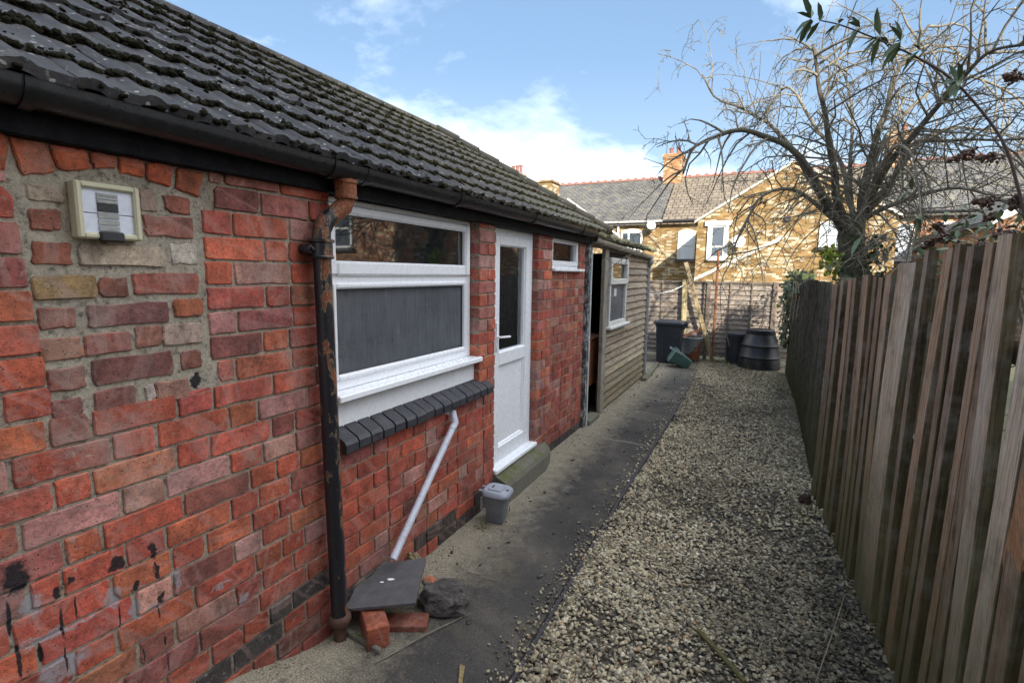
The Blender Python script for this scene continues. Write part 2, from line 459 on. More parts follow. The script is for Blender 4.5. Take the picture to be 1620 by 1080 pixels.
def m_rooftile(N):
    L = N.objvec(); P = N.pos()
    a = N.noise(L, 7, 5, 0.65); b = N.noise(L, 75, 4, 0.75); g = N.noise(P, 1.3, 3, 0.6)
    col = N.ramp(a, [(0.3, (0.034, 0.033, 0.036)), (0.55, (0.055, 0.053, 0.055)), (0.75, (0.105, 0.099, 0.092))])
    brown = N.ramp(N.math('ADD', N.math('MULTIPLY', N.xyz(P)[1], 0.13), N.math('MULTIPLY', g, 0.5)), [(0.55, 0.0), (0.95, 0.75)])
    col = N.mix(brown, col, (0.17, 0.145, 0.095))
    col = N.mix(1.0, col, N.ramp(b, [(0.25, 0.6), (0.55, 1.0), (0.8, 1.35)]), 'MULTIPLY')
    v = N.voro(N.vmath('ADD', L, N.vmath('MULTIPLY', N.noisec(L, 30), (0.02, 0.02, 0.02))), 26)
    lich = N.math('MULTIPLY', N.ramp(v, [(0.14, 1.0), (0.22, 0.0)]), N.ramp(N.noise(L, 9, 2), [(0.42, 0.0), (0.50, 1.0)]))
    col = N.mix(N.math('MULTIPLY', lich, 0.8), col, (0.36, 0.36, 0.33))
    lich2 = N.ramp(N.noise(N.scalev(L, (0.5, 1.6, 0.5)), 24, 6, 0.8), [(0.57, 0.0), (0.68, 0.65)])
    col = N.mix(lich2, col, (0.22, 0.21, 0.18))
    moss = N.ramp(N.noise(L, 13, 5, 0.75), [(0.60, 0.0), (0.70, 0.85)])
    col = N.mix(moss, col, (0.055, 0.055, 0.022))
    h = N.math('ADD', a, N.math('ADD', N.math('MULTIPLY', b, 0.5), N.math('MULTIPLY', lich, 0.5)))
    return dict(color=col, rough=N.ramp(b, [(0.3, 0.68), (0.7, 0.95)]), normal=N.bump(h, 0.7, 0.007), spec=0.3)
ROOFTILE = material('concrete_roof_tile', m_rooftile)
def m_moss(N):
    P = N.pos(); a = N.noise(P, 30, 4, 0.7); b = N.noise(P, 300, 3, 0.8); g = N.noise(P, 3, 3)
    far = N.ramp(N.math('ADD', N.math('MULTIPLY', N.xyz(P)[1], 0.12), N.math('MULTIPLY', g, 0.5)), [(0.45, 0.0), (0.9, 0.9)])
    col = N.ramp(a, [(0.3, (0.016, 0.015, 0.010)), (0.6, (0.034, 0.031, 0.018)), (0.8, (0.065, 0.062, 0.026))])
    col = N.mix(far, col, N.ramp(a, [(0.3, (0.06, 0.055, 0.03)), (0.7, (0.20, 0.175, 0.08))]))
    return dict(color=col, rough=0.95, normal=N.bump(b, 1.0, 0.01), spec=0.1)
MOSS = material('moss', m_moss)
def plain(col, rough=0.5, var=0.15, scale=12, bumps=0.15, spec=0.5, metal=0.0, dirt=None, dirtamt=0.5, streak=False):
    def fn(N):
        L = N.objvec(); a = N.noise(L, scale, 5, 0.65); b = N.noise(L, scale * 9, 3, 0.7)
        c = N.mix(1.0, col, N.ramp(a, [(0.25, 1 - var), (0.75, 1 + var)]), 'MULTIPLY')
        if dirt:
            dn = N.noise(N.scalev(L, (1, 1, 0.25)) if streak else L, scale * 1.7, 5, 0.72)
            c = N.mix(N.ramp(dn, [(0.45, 0.0), (0.75, dirtamt)]), c, dirt)
        return dict(color=c, rough=N.ramp(b, [(0.3, max(0.05, rough - 0.1)), (0.7, min(1, rough + 0.1))]), normal=N.bump(N.math('ADD', a, N.math('MULTIPLY', b, 0.4)), bumps, 0.004), spec=spec, metal=metal)
    return fn
GUTTER = material('black_gutter_plastic', plain((0.010, 0.011, 0.014), 0.34, 0.3, 6, 0.08, 0.5, dirt=(0.07, 0.07, 0.07), dirtamt=0.28))
FASCIA = material('black_painted_fascia', plain((0.005, 0.005, 0.007), 0.6, 0.3, 10, 0.3, 0.12, dirt=(0.10, 0.10, 0.11), dirtamt=0.12, streak=False))
UPVC = material('white_upvc', plain((0.86, 0.88, 0.91), 0.30, 0.02, 5, 0.03, 0.5, dirt=(0.70, 0.71, 0.70), dirtamt=0.10, streak=True))
WHITEPAINT = material('old_white_paint', plain((0.62, 0.62, 0.59), 0.6, 0.1, 14, 0.4, 0.3, dirt=(0.30, 0.29, 0.26), dirtamt=0.6))
RUBBERSEAL = material('black_rubber_seal', plain((0.012, 0.012, 0.013), 0.5))
def m_castiron(N):
    L = N.objvec(); P = N.pos()
    a = N.noise(N.scalev(P, (1, 1, 0.35)), 22, 6, 0.7); b = N.noise(P, 95, 4, 0.75)
    side = N.xyz(P)[1]; z = N.xyz(P)[2]
    rustm = N.math('ADD', a, N.math('ADD', N.math('MULTIPLY', N.math('SUBTRACT', z, 1.45), 0.07), N.math('MULTIPLY', N.math('SUBTRACT', side, 1.597), 1.9)))
    peel = N.ramp(rustm, [(0.535, 0.0), (0.555, 1.0)])
    rust = N.ramp(b, [(0.25, (0.055, 0.018, 0.010)), (0.5, (0.17, 0.050, 0.022)), (0.65, (0.30, 0.13, 0.045)), (0.8, (0.42, 0.30, 0.15))])
    paint = N.ramp(b, [(0.3, (0.008, 0.009, 0.013)), (0.7, (0.020, 0.020, 0.026))])
    edge = N.ramp(rustm, [(0.52, 0.0), (0.537, 0.5), (0.56, 0.0)])
    col = N.mix(edge, N.mix(peel, paint, rust), (0.42, 0.34, 0.19))
    spk = N.ramp(N.voro(P, 60), [(0.05, 0.7), (0.09, 0.0)])
    col = N.mix(spk, col, (0.3, 0.3, 0.3))
    h = N.math('ADD', N.math('MULTIPLY', peel, -0.6), N.math('MULTIPLY', b, 0.5))
    return dict(color=col, rough=N.mix(peel, 0.30, 0.85), normal=N.bump(h, 0.6, 0.005))
CASTIRON = material('flaking_painted_iron', m_castiron)
PIPEWHITE = material('scuffed_white_pipe', plain((0.55, 0.58, 0.66), 0.42, 0.1, 20, 0.1, 0.5, dirt=(0.22, 0.20, 0.18), dirtamt=0.55))
PIPEGREY = material('grey_downpipe', plain((0.22, 0.245, 0.285), 0.42, 0.1, 8, 0.06, 0.5, dirt=(0.13, 0.13, 0.12), dirtamt=0.4))
def m_glass(dirt, streak):
    def fn(N):
        P = N.pos(); t = N.t
        out = [n for n in t.nodes if n.type == 'OUTPUT_MATERIAL'][0]
        fr = nd(t, 'LayerWeight', {0: 0.32}).outputs['Fresnel']
        fr = N.math('ADD', N.math('MULTIPLY', fr, 0.95), 0.12, clamp=True)
        gl = nd(t, 'BsdfGlossy', {'Color': (0.9, 0.93, 0.95), 'Roughness': 0.02 if not streak else 0.12})
        tr = nd(t, 'BsdfTransparent', {'Color': (0.80, 0.84, 0.84)})
        a = nd(t, 'MixShader', {0: fr, 1: tr.outputs[0], 2: gl.outputs[0]})
        sn = N.noise(N.scalev(P, (1, 1, 0.12)), 55, 5, 0.7); bl = N.noise(P, 4.5, 4, 0.6)
        dcol = N.ramp(sn, [(0.30, (0.115, 0.122, 0.138)), (0.65, (0.165, 0.173, 0.19)), (0.82, (0.34, 0.35, 0.37))])
        df = nd(t, 'BsdfDiffuse', {'Color': dcol})
        amt = N.math('MULTIPLY', N.ramp(bl, [(0.3, 0.75), (0.7, 1.0)]), dirt) if streak else N.math('MULTIPLY', N.ramp(bl, [(0.35, 0.3), (0.75, 1.0)]), dirt)
        m = nd(t, 'MixShader', {0: amt, 1: a.outputs[0], 2: df.outputs[0]})
        t.links.new(m.outputs[0], out.inputs[0])
        return {}
    return fn
GLASS = material('window_glass', m_glass(0.05, False))
FOGGLASS = material('misted_glass', m_glass(0.80, True))
INTERIOR = material('dim_room_plaster', plain((0.16, 0.155, 0.15), 0.9))
def m_concrete(N):
    P = N.pos(); a = N.noise(P, 1.1, 6, 0.65, 0.4); b = N.noise(P, 14, 5, 0.7); c = N.noise(P, 130, 4, 0.8)
    x = N.xyz(P)[0]
    col = N.ramp(a, [(0.35, (0.040, 0.038, 0.036)), (0.55, (0.075, 0.070, 0.064)), (0.72, (0.14, 0.125, 0.10))])
    edge = N.ramp(N.math('ADD', x, N.math('MULTIPLY', N.math('SUBTRACT', b, 0.5), 0.45)), [(-1.72 + 2.0, 1.0), (-1.42 + 2.0, 0.0)])
    return col, edge, b, c
def m_path(N):
    P = N.pos(); a = N.noise(P, 1.3, 6, 0.65, 0.4); b = N.noise(P, 11, 5, 0.7); c = N.noise(P, 140, 4, 0.8)
    x = N.xyz(P)[0]; y = N.xyz(P)[1]
    col = N.ramp(a, [(0.33, (0.034, 0.032, 0.030)), (0.52, (0.062, 0.057, 0.051)), (0.74, (0.14, 0.122, 0.096))])
    e = N.math('ADD', N.math('ADD', x, 1.756), N.math('MULTIPLY', N.math('SUBTRACT', b, 0.5), 0.55))
    edge = N.ramp(e, [(0.14, 0.95), (0.46, 0.0)])
    sandy = N.ramp(c, [(0.3, (0.15, 0.13, 0.095)), (0.7, (0.34, 0.30, 0.22))])
    col = N.mix(edge, col, sandy)
    near = N.ramp(N.math('ADD', y, N.math('MULTIPLY', b, 0.6)), [(1.75, 0.9), (2.0, 0.0)])
    g = N.ramp(N.noise(P, 3.4, 5, 0.7), [(0.55, 0.0), (0.72, 0.5)])
    col = N.mix(g, col, (0.14, 0.125, 0.07))
    stain = N.ramp(N.noise(P, 7, 4, 0.7), [(0.60, 0.0), (0.70, 0.6)])
    col = N.mix(stain, col, (0.026, 0.024, 0.022))
    col = N.mix(1.0, col, N.ramp(c, [(0.30, 0.45), (0.52, 1.0), (0.68, 1.6), (0.76, 3.0)]), 'MULTIPLY')
    joint = None
    for yy in (5.15, 7.2):
        d = N.math('ABSOLUTE', N.math('SUBTRACT', N.math('ADD', y, N.math('MULTIPLY', N.math('SUBTRACT', b, 0.5), 0.10)), yy))
        joint = d if joint is None else N.math('MINIMUM', joint, d)
    jm = N.ramp(joint, [(0.006, 0.8), (0.035, 0.0)])
    col = N.mix(jm, col, (0.17, 0.155, 0.125))
    return dict(color=col, rough=N.ramp(b, [(0.3, 0.72), (0.7, 0.95)]), normal=N.bump(N.math('ADD', N.math('MULTIPLY', b, 0.8), N.math('MULTIPLY', c, 0.5)), 0.55, 0.012), spec=0.3)
PATH = material('worn_concrete_path', m_path)
STEPCON = material('mossy_concrete', lambda N: (lambda P: (lambda b, c, up: dict(
    color=N.mix(N.math('MULTIPLY', up, N.ramp(b, [(0.47, 0.0), (0.60, 0.85)])), N.ramp(c, [(0.3, (0.10, 0.095, 0.078)), (0.7, (0.19, 0.175, 0.14))]), (0.085, 0.10, 0.022)),
    rough=0.95, normal=N.bump(N.math('ADD', b, c), 0.6, 0.01)))(N.noise(P, 9, 5, 0.7), N.noise(P, 90, 4, 0.75), N.ramp(N.xyz(nd(N.t, 'NewGeometry').outputs['Normal'])[2], [(0.3, 0.1), (0.8, 1.0)])))(N.pos()))
def m_soil(N):
    P = N.pos(); a = N.noise(P, 5, 5, 0.7); c = N.noise(P, 60, 4, 0.8)
    col = N.ramp(a, [(0.3, (0.050, 0.043, 0.033)), (0.55, (0.105, 0.090, 0.066)), (0.78, (0.17, 0.145, 0.10))])
    col = N.mix(1.0, col, N.ramp(c, [(0.3, 0.6), (0.7, 1.4)]), 'MULTIPLY')
    return dict(color=col, rough=0.95, normal=N.bump(c, 0.8, 0.02))
SOIL = material('dark_soil', m_soil)
GROUND = material('ground_earth', lambda N: dict(color=N.ramp(N.noise(N.pos(), 0.8, 6, 0.7), [(0.3, (0.05, 0.055, 0.02)), (0.7, (0.10, 0.09, 0.05))]), rough=0.95))
def m_pebble(N):
    T = N.attr('tint'); P = N.pos(); a = N.noise(P, 70, 4, 0.7); b = N.noise(P, 320, 3, 0.7)
    col = N.mix(1.0, T, N.ramp(a, [(0.25, 0.55), (0.5, 1.0), (0.8, 1.35)]), 'MULTIPLY')
    return dict(color=col, rough=0.82, normal=N.bump(N.math('ADD', a, b), 0.4, 0.004), spec=0.3)
PEBBLE = material('flint_pebble', m_pebble)
def wood(c1, c2, c3, axis='z', algae=0.6, algae_h=0.9, rough=0.85, bumps=0.6, sc=1.0, usecol=True):
    def fn(N):
        L = N.objvec(); P = N.pos()
        s = {'z': (38, 38, 1.6), 'y': (38, 1.6, 38), 'x': (1.6, 38, 38)}[axis]
        s = tuple(k * sc for k in s)
        g = N.noise(N.scalev(L, s), 1.0, 5, 0.7, 0.6); f = N.noise(N.scalev(L, tuple(k * 4 for k in s)), 1.0, 3, 0.7)
        big = N.noise(N.scalev(L, tuple(k * 0.22 for k in s)), 1.0, 3, 0.6)
        col = N.mix(N.ramp(big, [(0.32, 0.0), (0.66, 1.0)]), c1, c2)
        col = N.mix(N.ramp(g, [(0.42, 0.0), (0.72, 0.9)]), col, c3)
        if usecol: col = N.mix(1.0, col, N.objcolor(), 'MULTIPLY')
        col = N.mix(1.0, col, N.ramp(f, [(0.32, 0.45), (0.58, 1.12)]), 'MULTIPLY')
        blot = N.noise(L, 9, 5, 0.7)
        col = N.mix(N.ramp(blot, [(0.48, 0.0), (0.66, 0.6)]), col, N.mix(0.5, col, (0.33, 0.32, 0.29)))
        col = N.mix(N.ramp(N.noise(L, 5, 4, 0.7), [(0.52, 0.0), (0.66, 0.55)]), col, N.mix(1.0, col, 0.45, 'MULTIPLY'))
        knot = N.ramp(N.voro(N.scalev(L, (1, 1, 0.45) if axis == 'z' else (1, 0.45, 1) if axis == 'y' else (0.45, 1, 1)), 7.0), [(0.07, 0.8), (0.13, 0.0)])
        col = N.mix(knot, col, (0.035, 0.022, 0.014))
        z = N.xyz(P)[2]
        al = N.ramp(N.math('ADD', N.math('MULTIPLY', z, 1.0 / algae_h * 0.5), N.math('MULTIPLY', big, 0.5)), [(0.25, algae), (0.72, 0.0)])
        al = N.math('MULTIPLY', al, N.ramp(g, [(0.3, 0.55), (0.6, 1.0)]))
        col = N.mix(al, col, (0.085, 0.088, 0.026))
        crack = N.ramp(g, [(0.28, 1.0), (0.34, 0.0)])
        col = N.mix(N.math('MULTIPLY', crack, 0.55), col, (0.018, 0.014, 0.010))
        h = N.math('ADD', g, N.math('MULTIPLY', f, 0.5))
        return dict(color=col, rough=rough, normal=N.bump(h, bumps * 1.3, 0.007), spec=0.25)
    return fn
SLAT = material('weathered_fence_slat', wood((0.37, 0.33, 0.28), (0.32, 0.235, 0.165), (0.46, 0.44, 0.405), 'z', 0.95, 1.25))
SLATEDGE = material('shaded_algae_slat_edge', wood((0.105, 0.098, 0.060), (0.115, 0.088, 0.056), (0.155, 0.145, 0.098), 'z', 0.6, 1.5))  # algae green, with the shade on the slat edges painted into the dark colour
CLOSEBOARD = material('dark_closeboard_wood', wood((0.125, 0.11, 0.09), (0.14, 0.11, 0.08), (0.19, 0.175, 0.15), 'z', 0.85, 1.1))
LAPWOOD = material('lap_panel_wood', wood((0.27, 0.225, 0.185), (0.21, 0.17, 0.14), (0.34, 0.29, 0.245), 'x', 0.15, 0.5, sc=0.5))
SHEDWOOD = material('weathered_shed_board', wood((0.37, 0.305, 0.22), (0.29, 0.20, 0.135), (0.47, 0.425, 0.345), 'y', 0.5, 0.65, sc=0.6))
SHEDPOST = material('shed_post_wood', wood((0.33, 0.30, 0.24), (0.24, 0.21, 0.16), (0.44, 0.42, 0.36), 'z', 0.3, 0.6, sc=0.8))
YELLOWWOOD = material('lichened_softwood', wood((0.40, 0.33, 0.16), (0.33, 0.25, 0.13), (0.46, 0.40, 0.25), 'z', 0.1, 0.5, sc=0.7))
BROWNWOOD = material('brown_varnished_wood', wood((0.38, 0.14, 0.055), (0.30, 0.105, 0.045), (0.44, 0.19, 0.08), 'z', 0.0, 0.5, rough=0.5, sc=0.6))
TWIGWOOD = material('bark_twig', lambda N: dict(color=N.mix(1.0, N.ramp(N.noise(N.pos(), 6, 4, 0.7), [(0.3, (0.10, 0.087, 0.066)), (0.6, (0.225, 0.20, 0.15)), (0.8, (0.33, 0.31, 0.21))]), N.ramp(N.noise(N.pos(), 60, 3, 0.7), [(0.3, 0.6), (0.7, 1.3)]), 'MULTIPLY'), rough=0.9, normal=N.bump(N.noise(N.pos(), 90, 4, 0.7), 0.7, 0.006)))
BARK = material('apple_bark', lambda N: dict(color=N.mix(N.ramp(N.noise(N.pos(), 7, 4, 0.7), [(0.5, 0.0), (0.66, 0.7)]), N.ramp(N.noise(N.scalev(N.pos(), (1, 1, 0.3)), 34, 5, 0.75), [(0.3, (0.045, 0.037, 0.028)), (0.6, (0.13, 0.11, 0.08)), (0.8, (0.24, 0.22, 0.16))]), (0.115, 0.125, 0.06)), rough=0.95, normal=N.bump(N.noise(N.scalev(N.pos(), (1, 1, 0.3)), 40, 5, 0.8), 1.0, 0.025)))
def m_leaf(c1, c2):
    return lambda N: dict(color=N.ramp(N.noise(N.pos(), 9, 3, 0.7), [(0.3, c1), (0.7, c2)]), rough=0.5, spec=0.4)
IVYLEAF = material('ivy_leaf', m_leaf((0.018, 0.032, 0.010), (0.075, 0.095, 0.035)))
BUDLEAF = material('buddleia_leaf', m_leaf((0.055, 0.085, 0.035), (0.13, 0.175, 0.085)))
PANICLE = material('dead_flower_head', m_leaf((0.045, 0.020, 0.014), (0.10, 0.05, 0.03)))
DRYLEAF = material('dry_grass_litter', m_leaf((0.13, 0.10, 0.06), (0.33, 0.28, 0.19)))
DARKLITTER = material('dark_leaf_litter', m_leaf((0.020, 0.014, 0.010), (0.075, 0.05, 0.03)))
WEED = material('green_weed', m_leaf((0.05, 0.08, 0.015), (0.14, 0.17, 0.05)))
LIME = material('bright_moss', m_leaf((0.14, 0.20, 0.015), (0.30, 0.38, 0.03)))

# ------------------------------------------------------------------ ground, path, gravel
def ground_h(x, y):
    a = max(0.0, min(1.0, (1.62 - y) / 0.6)); b = max(0.0, min(1.0, (-1.25 - x) / 0.5))
    return 0.17 * a * a * (3 - 2 * a) * b * b * (3 - 2 * b)
g = MB(); g.add([(-80, -80, -0.06), (80, -80, -0.06), (80, 140, -0.06), (-80, 140, -0.06)], [(0, 1, 2, 3)])
tag(g.build('ground', GROUND, origin=(0, 0, -0.06)), kind='structure')
EDGE = [(-0.86, -3), (-0.87, 1.5), (-0.895, 2.6), (-0.91, 3.65), (-0.915, 5.6), (-0.96, 8.0), (-1.02, 9.7), (-1.05, 10.4)]
def edge_x(y): return float(np.interp(y, [p[1] for p in EDGE], [p[0] for p in EDGE]))
g = MB(); V = []; Fc = []
ys = np.concatenate([np.arange(-2.0, 0.6, 0.3), np.arange(0.6, 2.2, 0.05), np.arange(2.2, 10.31, 0.15)]); nx = 16
for y in ys:
    for i in range(nx + 1):
        t = i / nx; x = -2.1 + (edge_x(y) + 2.1) * t
        z = ground_h(x, y) + 0.006 * mnoise.noise(Vector((x * 3, y * 3, 0))) - 0.010 * max(0.0, (t - 0.85) / 0.15) * (0.5 + 0.5 * mnoise.noise(Vector((1, y * 6, 4))))
        V.append((x, y, z))
for j in range(len(ys) - 1):
    for i in range(nx):
        a = j * (nx + 1) + i; Fc.append([a, a + 1, a + nx + 2, a + nx + 1])
top = len(V)
for j, y in enumerate(ys):                       # the slab's side towards the gravel
    V.append((edge_x(y) + 0.004, y, -0.08))
for j in range(len(ys) - 1):
    Fc.append([j * (nx + 1) + nx, top + j, top + j + 1, (j + 1) * (nx + 1) + nx])
g.add(V, Fc); o = g.build('path', PATH, smooth=True, origin=(-1.4, 2, 0)); tag(o, kind='structure'); smooth_by_angle(o, 40)
FENCE_LINE = [(0.86, -2.0), (0.80, 1.0), (0.68, 2.61), (0.60, 3.6), (0.51, 4.69), (0.53, 7.98), (0.47, 10.39), (0.46, 11.4)]
def fence_x(y): return float(np.interp(y, [p[1] for p in FENCE_LINE], [p[0] for p in FENCE_LINE]))
g = MB(); V = []; Fc = []
ys = np.arange(-2.0, 11.5, 0.12); nx = 14
def gravel_h(x, y): return -0.035 + 0.014 * mnoise.noise(Vector((x * 1.6, y * 1.6, 3))) + 0.008 * mnoise.noise(Vector((x * 5, y * 5, 9))) + (0.03 * max(0, (y - 9) / 2))
for y in ys:
    e0 = edge_x(y) if y < 10.3 else -2.6
    for i in range(nx + 1):
        x = e0 + (fence_x(y) + 0.5 - e0) * i / nx; V.append((x, y, gravel_h(x, y)))
for j in range(len(ys) - 1):
    for i in range(nx):
        a = j * (nx + 1) + i; Fc.append([a, a + 1, a + nx + 2, a + nx + 1])
g.add(V, Fc); tag(g.build('gravel_bed', SOIL, smooth=True, origin=(0, 5, 0)), kind='structure')
rs = np.random.RandomState(11)
def make_pebbles(n, y0, y1, sub, s0, s1):
    u = rs.uniform(0, 1, n); y = y0 + (y1 - y0) * u
    C = []; S = []; T = []
    for yy in y:
        e0 = edge_x(yy) - (0.075 * abs(rs.normal()) if rs.rand() < 0.30 else -0.005)
        e1 = fence_x(yy) + 0.12
        xx = e0 + (e1 - e0) * rs.rand()
        on_path = xx < edge_x(yy)
        s = rs.uniform(s0, s1) * (0.75 if on_path else 1.0)
        bald = mnoise.noise(Vector((xx * 2.1, yy * 2.1, 7.7)))
        if bald > 0.26 - 0.2 * (xx > -.1 and yy < 4.2) and rs.rand() < 0.6: continue
        zz = (0.001 if on_path else gravel_h(xx, yy) + rs.uniform(-0.002, 0.014)) + s * 0.22
        C.append((xx, yy, zz)); S.append((s * rs.uniform(0.45, 0.68), s * rs.uniform(0.32, 0.5), s * rs.uniform(0.16, 0.32)))
        k = rs.rand()
        base = np.array((0.29, 0.25, 0.175)) if k < 0.44 else np.array((0.175, 0.152, 0.11)) if k < 0.66 else np.array((0.36, 0.335, 0.265)) if k < 0.80 else np.array((0.10, 0.09, 0.075)) if k < 0.97 else np.array((0.22, 0.15, 0.095))
        dirt = 0.5 + 0.5 * mnoise.noise(Vector((xx * 1.3, yy * 0.9, 1.2))) + 0.25 * mnoise.noise(Vector((xx * 5, yy * 5, 1.2)))
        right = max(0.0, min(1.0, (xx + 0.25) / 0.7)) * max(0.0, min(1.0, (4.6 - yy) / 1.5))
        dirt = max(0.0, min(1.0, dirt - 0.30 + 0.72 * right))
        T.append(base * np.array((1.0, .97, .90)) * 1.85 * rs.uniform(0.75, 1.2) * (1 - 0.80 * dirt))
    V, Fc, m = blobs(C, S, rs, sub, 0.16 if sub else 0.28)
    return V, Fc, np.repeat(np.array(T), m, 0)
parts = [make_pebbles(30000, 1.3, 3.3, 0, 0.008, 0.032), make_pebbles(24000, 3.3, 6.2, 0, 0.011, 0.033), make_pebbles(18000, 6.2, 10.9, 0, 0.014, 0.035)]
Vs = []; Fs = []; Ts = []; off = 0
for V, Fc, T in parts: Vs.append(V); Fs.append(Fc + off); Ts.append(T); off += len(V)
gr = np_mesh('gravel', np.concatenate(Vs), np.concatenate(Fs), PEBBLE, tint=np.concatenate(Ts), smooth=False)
tag(gr, 'loose buff and grey flint gravel covering the ground along the fence', 'gravel', kind='stuff')
# ------------------------------------------------------------------ the brick outbuilding
house = thing('brick_outbuilding', (-1.9, 2.4, 0), 'long low red brick outbuilding with a dark tiled roof along the left of the path', 'outbuilding')
wall = MB(); wx = WALL_X - 0.008
wall.cur = 0
wall.box(-2.0, wx, -3.0, 1.708, -0.3, 2.2); wall.box(-2.0, wx, 1.708, 3.273, -0.3, 0.93); wall.box(-2.0, wx, 3.042, 3.273, 0.93, 2.2)
wall.box(-2.0, wx, 4.06, 4.372, -0.3, 2.2); wall.box(-2.0, wx - 0.02, 4.372, 5.39, -0.3, 1.765); wall.box(-2.0, wx - 0.02, 5.205, 5.39, 1.765, 2.2)
wall.box(-3.7, -3.5, -3.0, 5.39, -0.3, 2.2); wall.box(-3.5, -2.0, -3.0, -2.8, -0.3, 2.2); wall.box(-3.5, -2.0, 5.25, 5.388, -0.3, 2.2)
wall.box(-2.0, wx, 3.273, 4.06, -0.3, 0.14)
wall_o = wall.build('wall', MORTAR, house, origin=(-1.9, 2, 0))
# grey cement round the blocked-up opening
YL, YR = onx(39, 420, WALL_X).y, onx(324, 420, WALL_X).y
cem = MB()
arch_pts = [onx(*p, WALL_X) for p in ((60, 690), (40, 520), (36, 400), (22, 330), (0, 300), (0, 245), (40, 275), (95, 268), (150, 262), (190, 268), (260, 290), (318, 318), (325, 330), (322, 420), (330, 540), (345, 585), (345, 620), (300, 628), (230, 650), (140, 672))]
n = len(arch_pts); V = [(WALL_X - 0.0068, p.y, p.z) for p in arch_pts] + [(WALL_X - 0.02, p.y, p.z) for p in arch_pts]
cem.add(V, [list(range(n))[::-1]] + [[i, (i + 1) % n, n + (i + 1) % n, n + i] for i in range(n)])
cem.build('cement_patch', CEMENT, wall_o, fixn=True)
CZ, CH = 2.134, 0.0893
def crow(z): return int(math.floor((CZ - z) / CH))
PX = []
def addp(ox, oy, sc, pts): PX.extend((ox + x / sc, oy + y / sc) for x, y in pts)
addp(260, 380, 3.375, [(535, 70), (375, 195), (678, 190), (543, 310), (395, 450), (690, 420), (532, 550), (385, 690), (683, 650), (72, 910), (265, 860), (583, 780), (815, 745), (348, 960), (503, 920), (772, 850), (578, 1010)])
addp(380, 440, 4.155, [(370, 1050)])
addp(380, 680, 3.375, [(178, 20), (125, 140), (303, 65), (57, 270), (198, 210), (272, 290), (68, 500), (210, 425), (272, 510), (85, 710), (228, 635), (288, 710), (105, 910), (368, 750), (160, 980), (286, 910), (237, 1030)])
addp(0, 480, 3.6, [(527, 740), (1015, 610), (645, 880), (900, 790), (62, 1000), (530, 1010), (1010, 900), (950, 1010), (15, 640)])
addp(0, 740, 3.177, [(108, 400), (618, 205), (836, 110), (522, 370), (928, 210), (640, 480), (840, 380), (150, 690), (320, 620), (570, 640), (870, 500), (65, 870), (685, 720), (200, 960), (597, 880), (885, 810)])
addp(0, 880, 2.893, [(895, 210), (795, 150), (808, 320), (1190, 200), (1410, 110), (1235, 250), (1340, 190), (915, 380), (1115, 350), (1300, 290), (640, 470), (970, 450), (1070, 490), (550, 430)])
addp(380, 240, 4.91, [(335, 290), (165, 420), (535, 450), (380, 640)])
addp(0, 0, 2.7, [(958, 780), (1195, 810), (1113, 870), (995, 970)])
perp = {}
for p in PX:
    w = onx(*p, WALL_X); perp.setdefault(crow(w.z), []).append(w.y)
BR = []      # (y0, y1, z0, z1, xface, kind)
brs = random.Random(5)
PAL = [((0.41, 0.088, 0.050), 7), ((0.44, 0.115, 0.058), 4), ((0.37, 0.082, 0.056), 6), ((0.31, 0.098, 0.080), 2.5), ((0.42, 0.20, 0.165), 2.2), ((0.24, 0.076, 0.060), 1.2), ((0.43, 0.155, 0.080), 0.8)]
def pick(pal=PAL):
    t = brs.uniform(0, sum(w for _, w in pal))
    for c, w in pal:
        t -= w
        if t <= 0: break
    k = 1.18 * brs.uniform(0.85, 1.15); return tuple(min(0.7, v * k * brs.uniform(0.93, 1.07)) for v in c)
def fill(y0, y1, row, start):
    """Flemish-like run of bricks between two ends"""
    out = []; y = y0; st = start
    while y < y1 - 0.02:
        L = 0.232 if st else 0.117
        L *= brs.uniform(0.96, 1.04)
        if y1 - (y + L) < 0.06: L = y1 - y
        out.append((y, min(y + L, y1))); y += L; st = not st
    return out
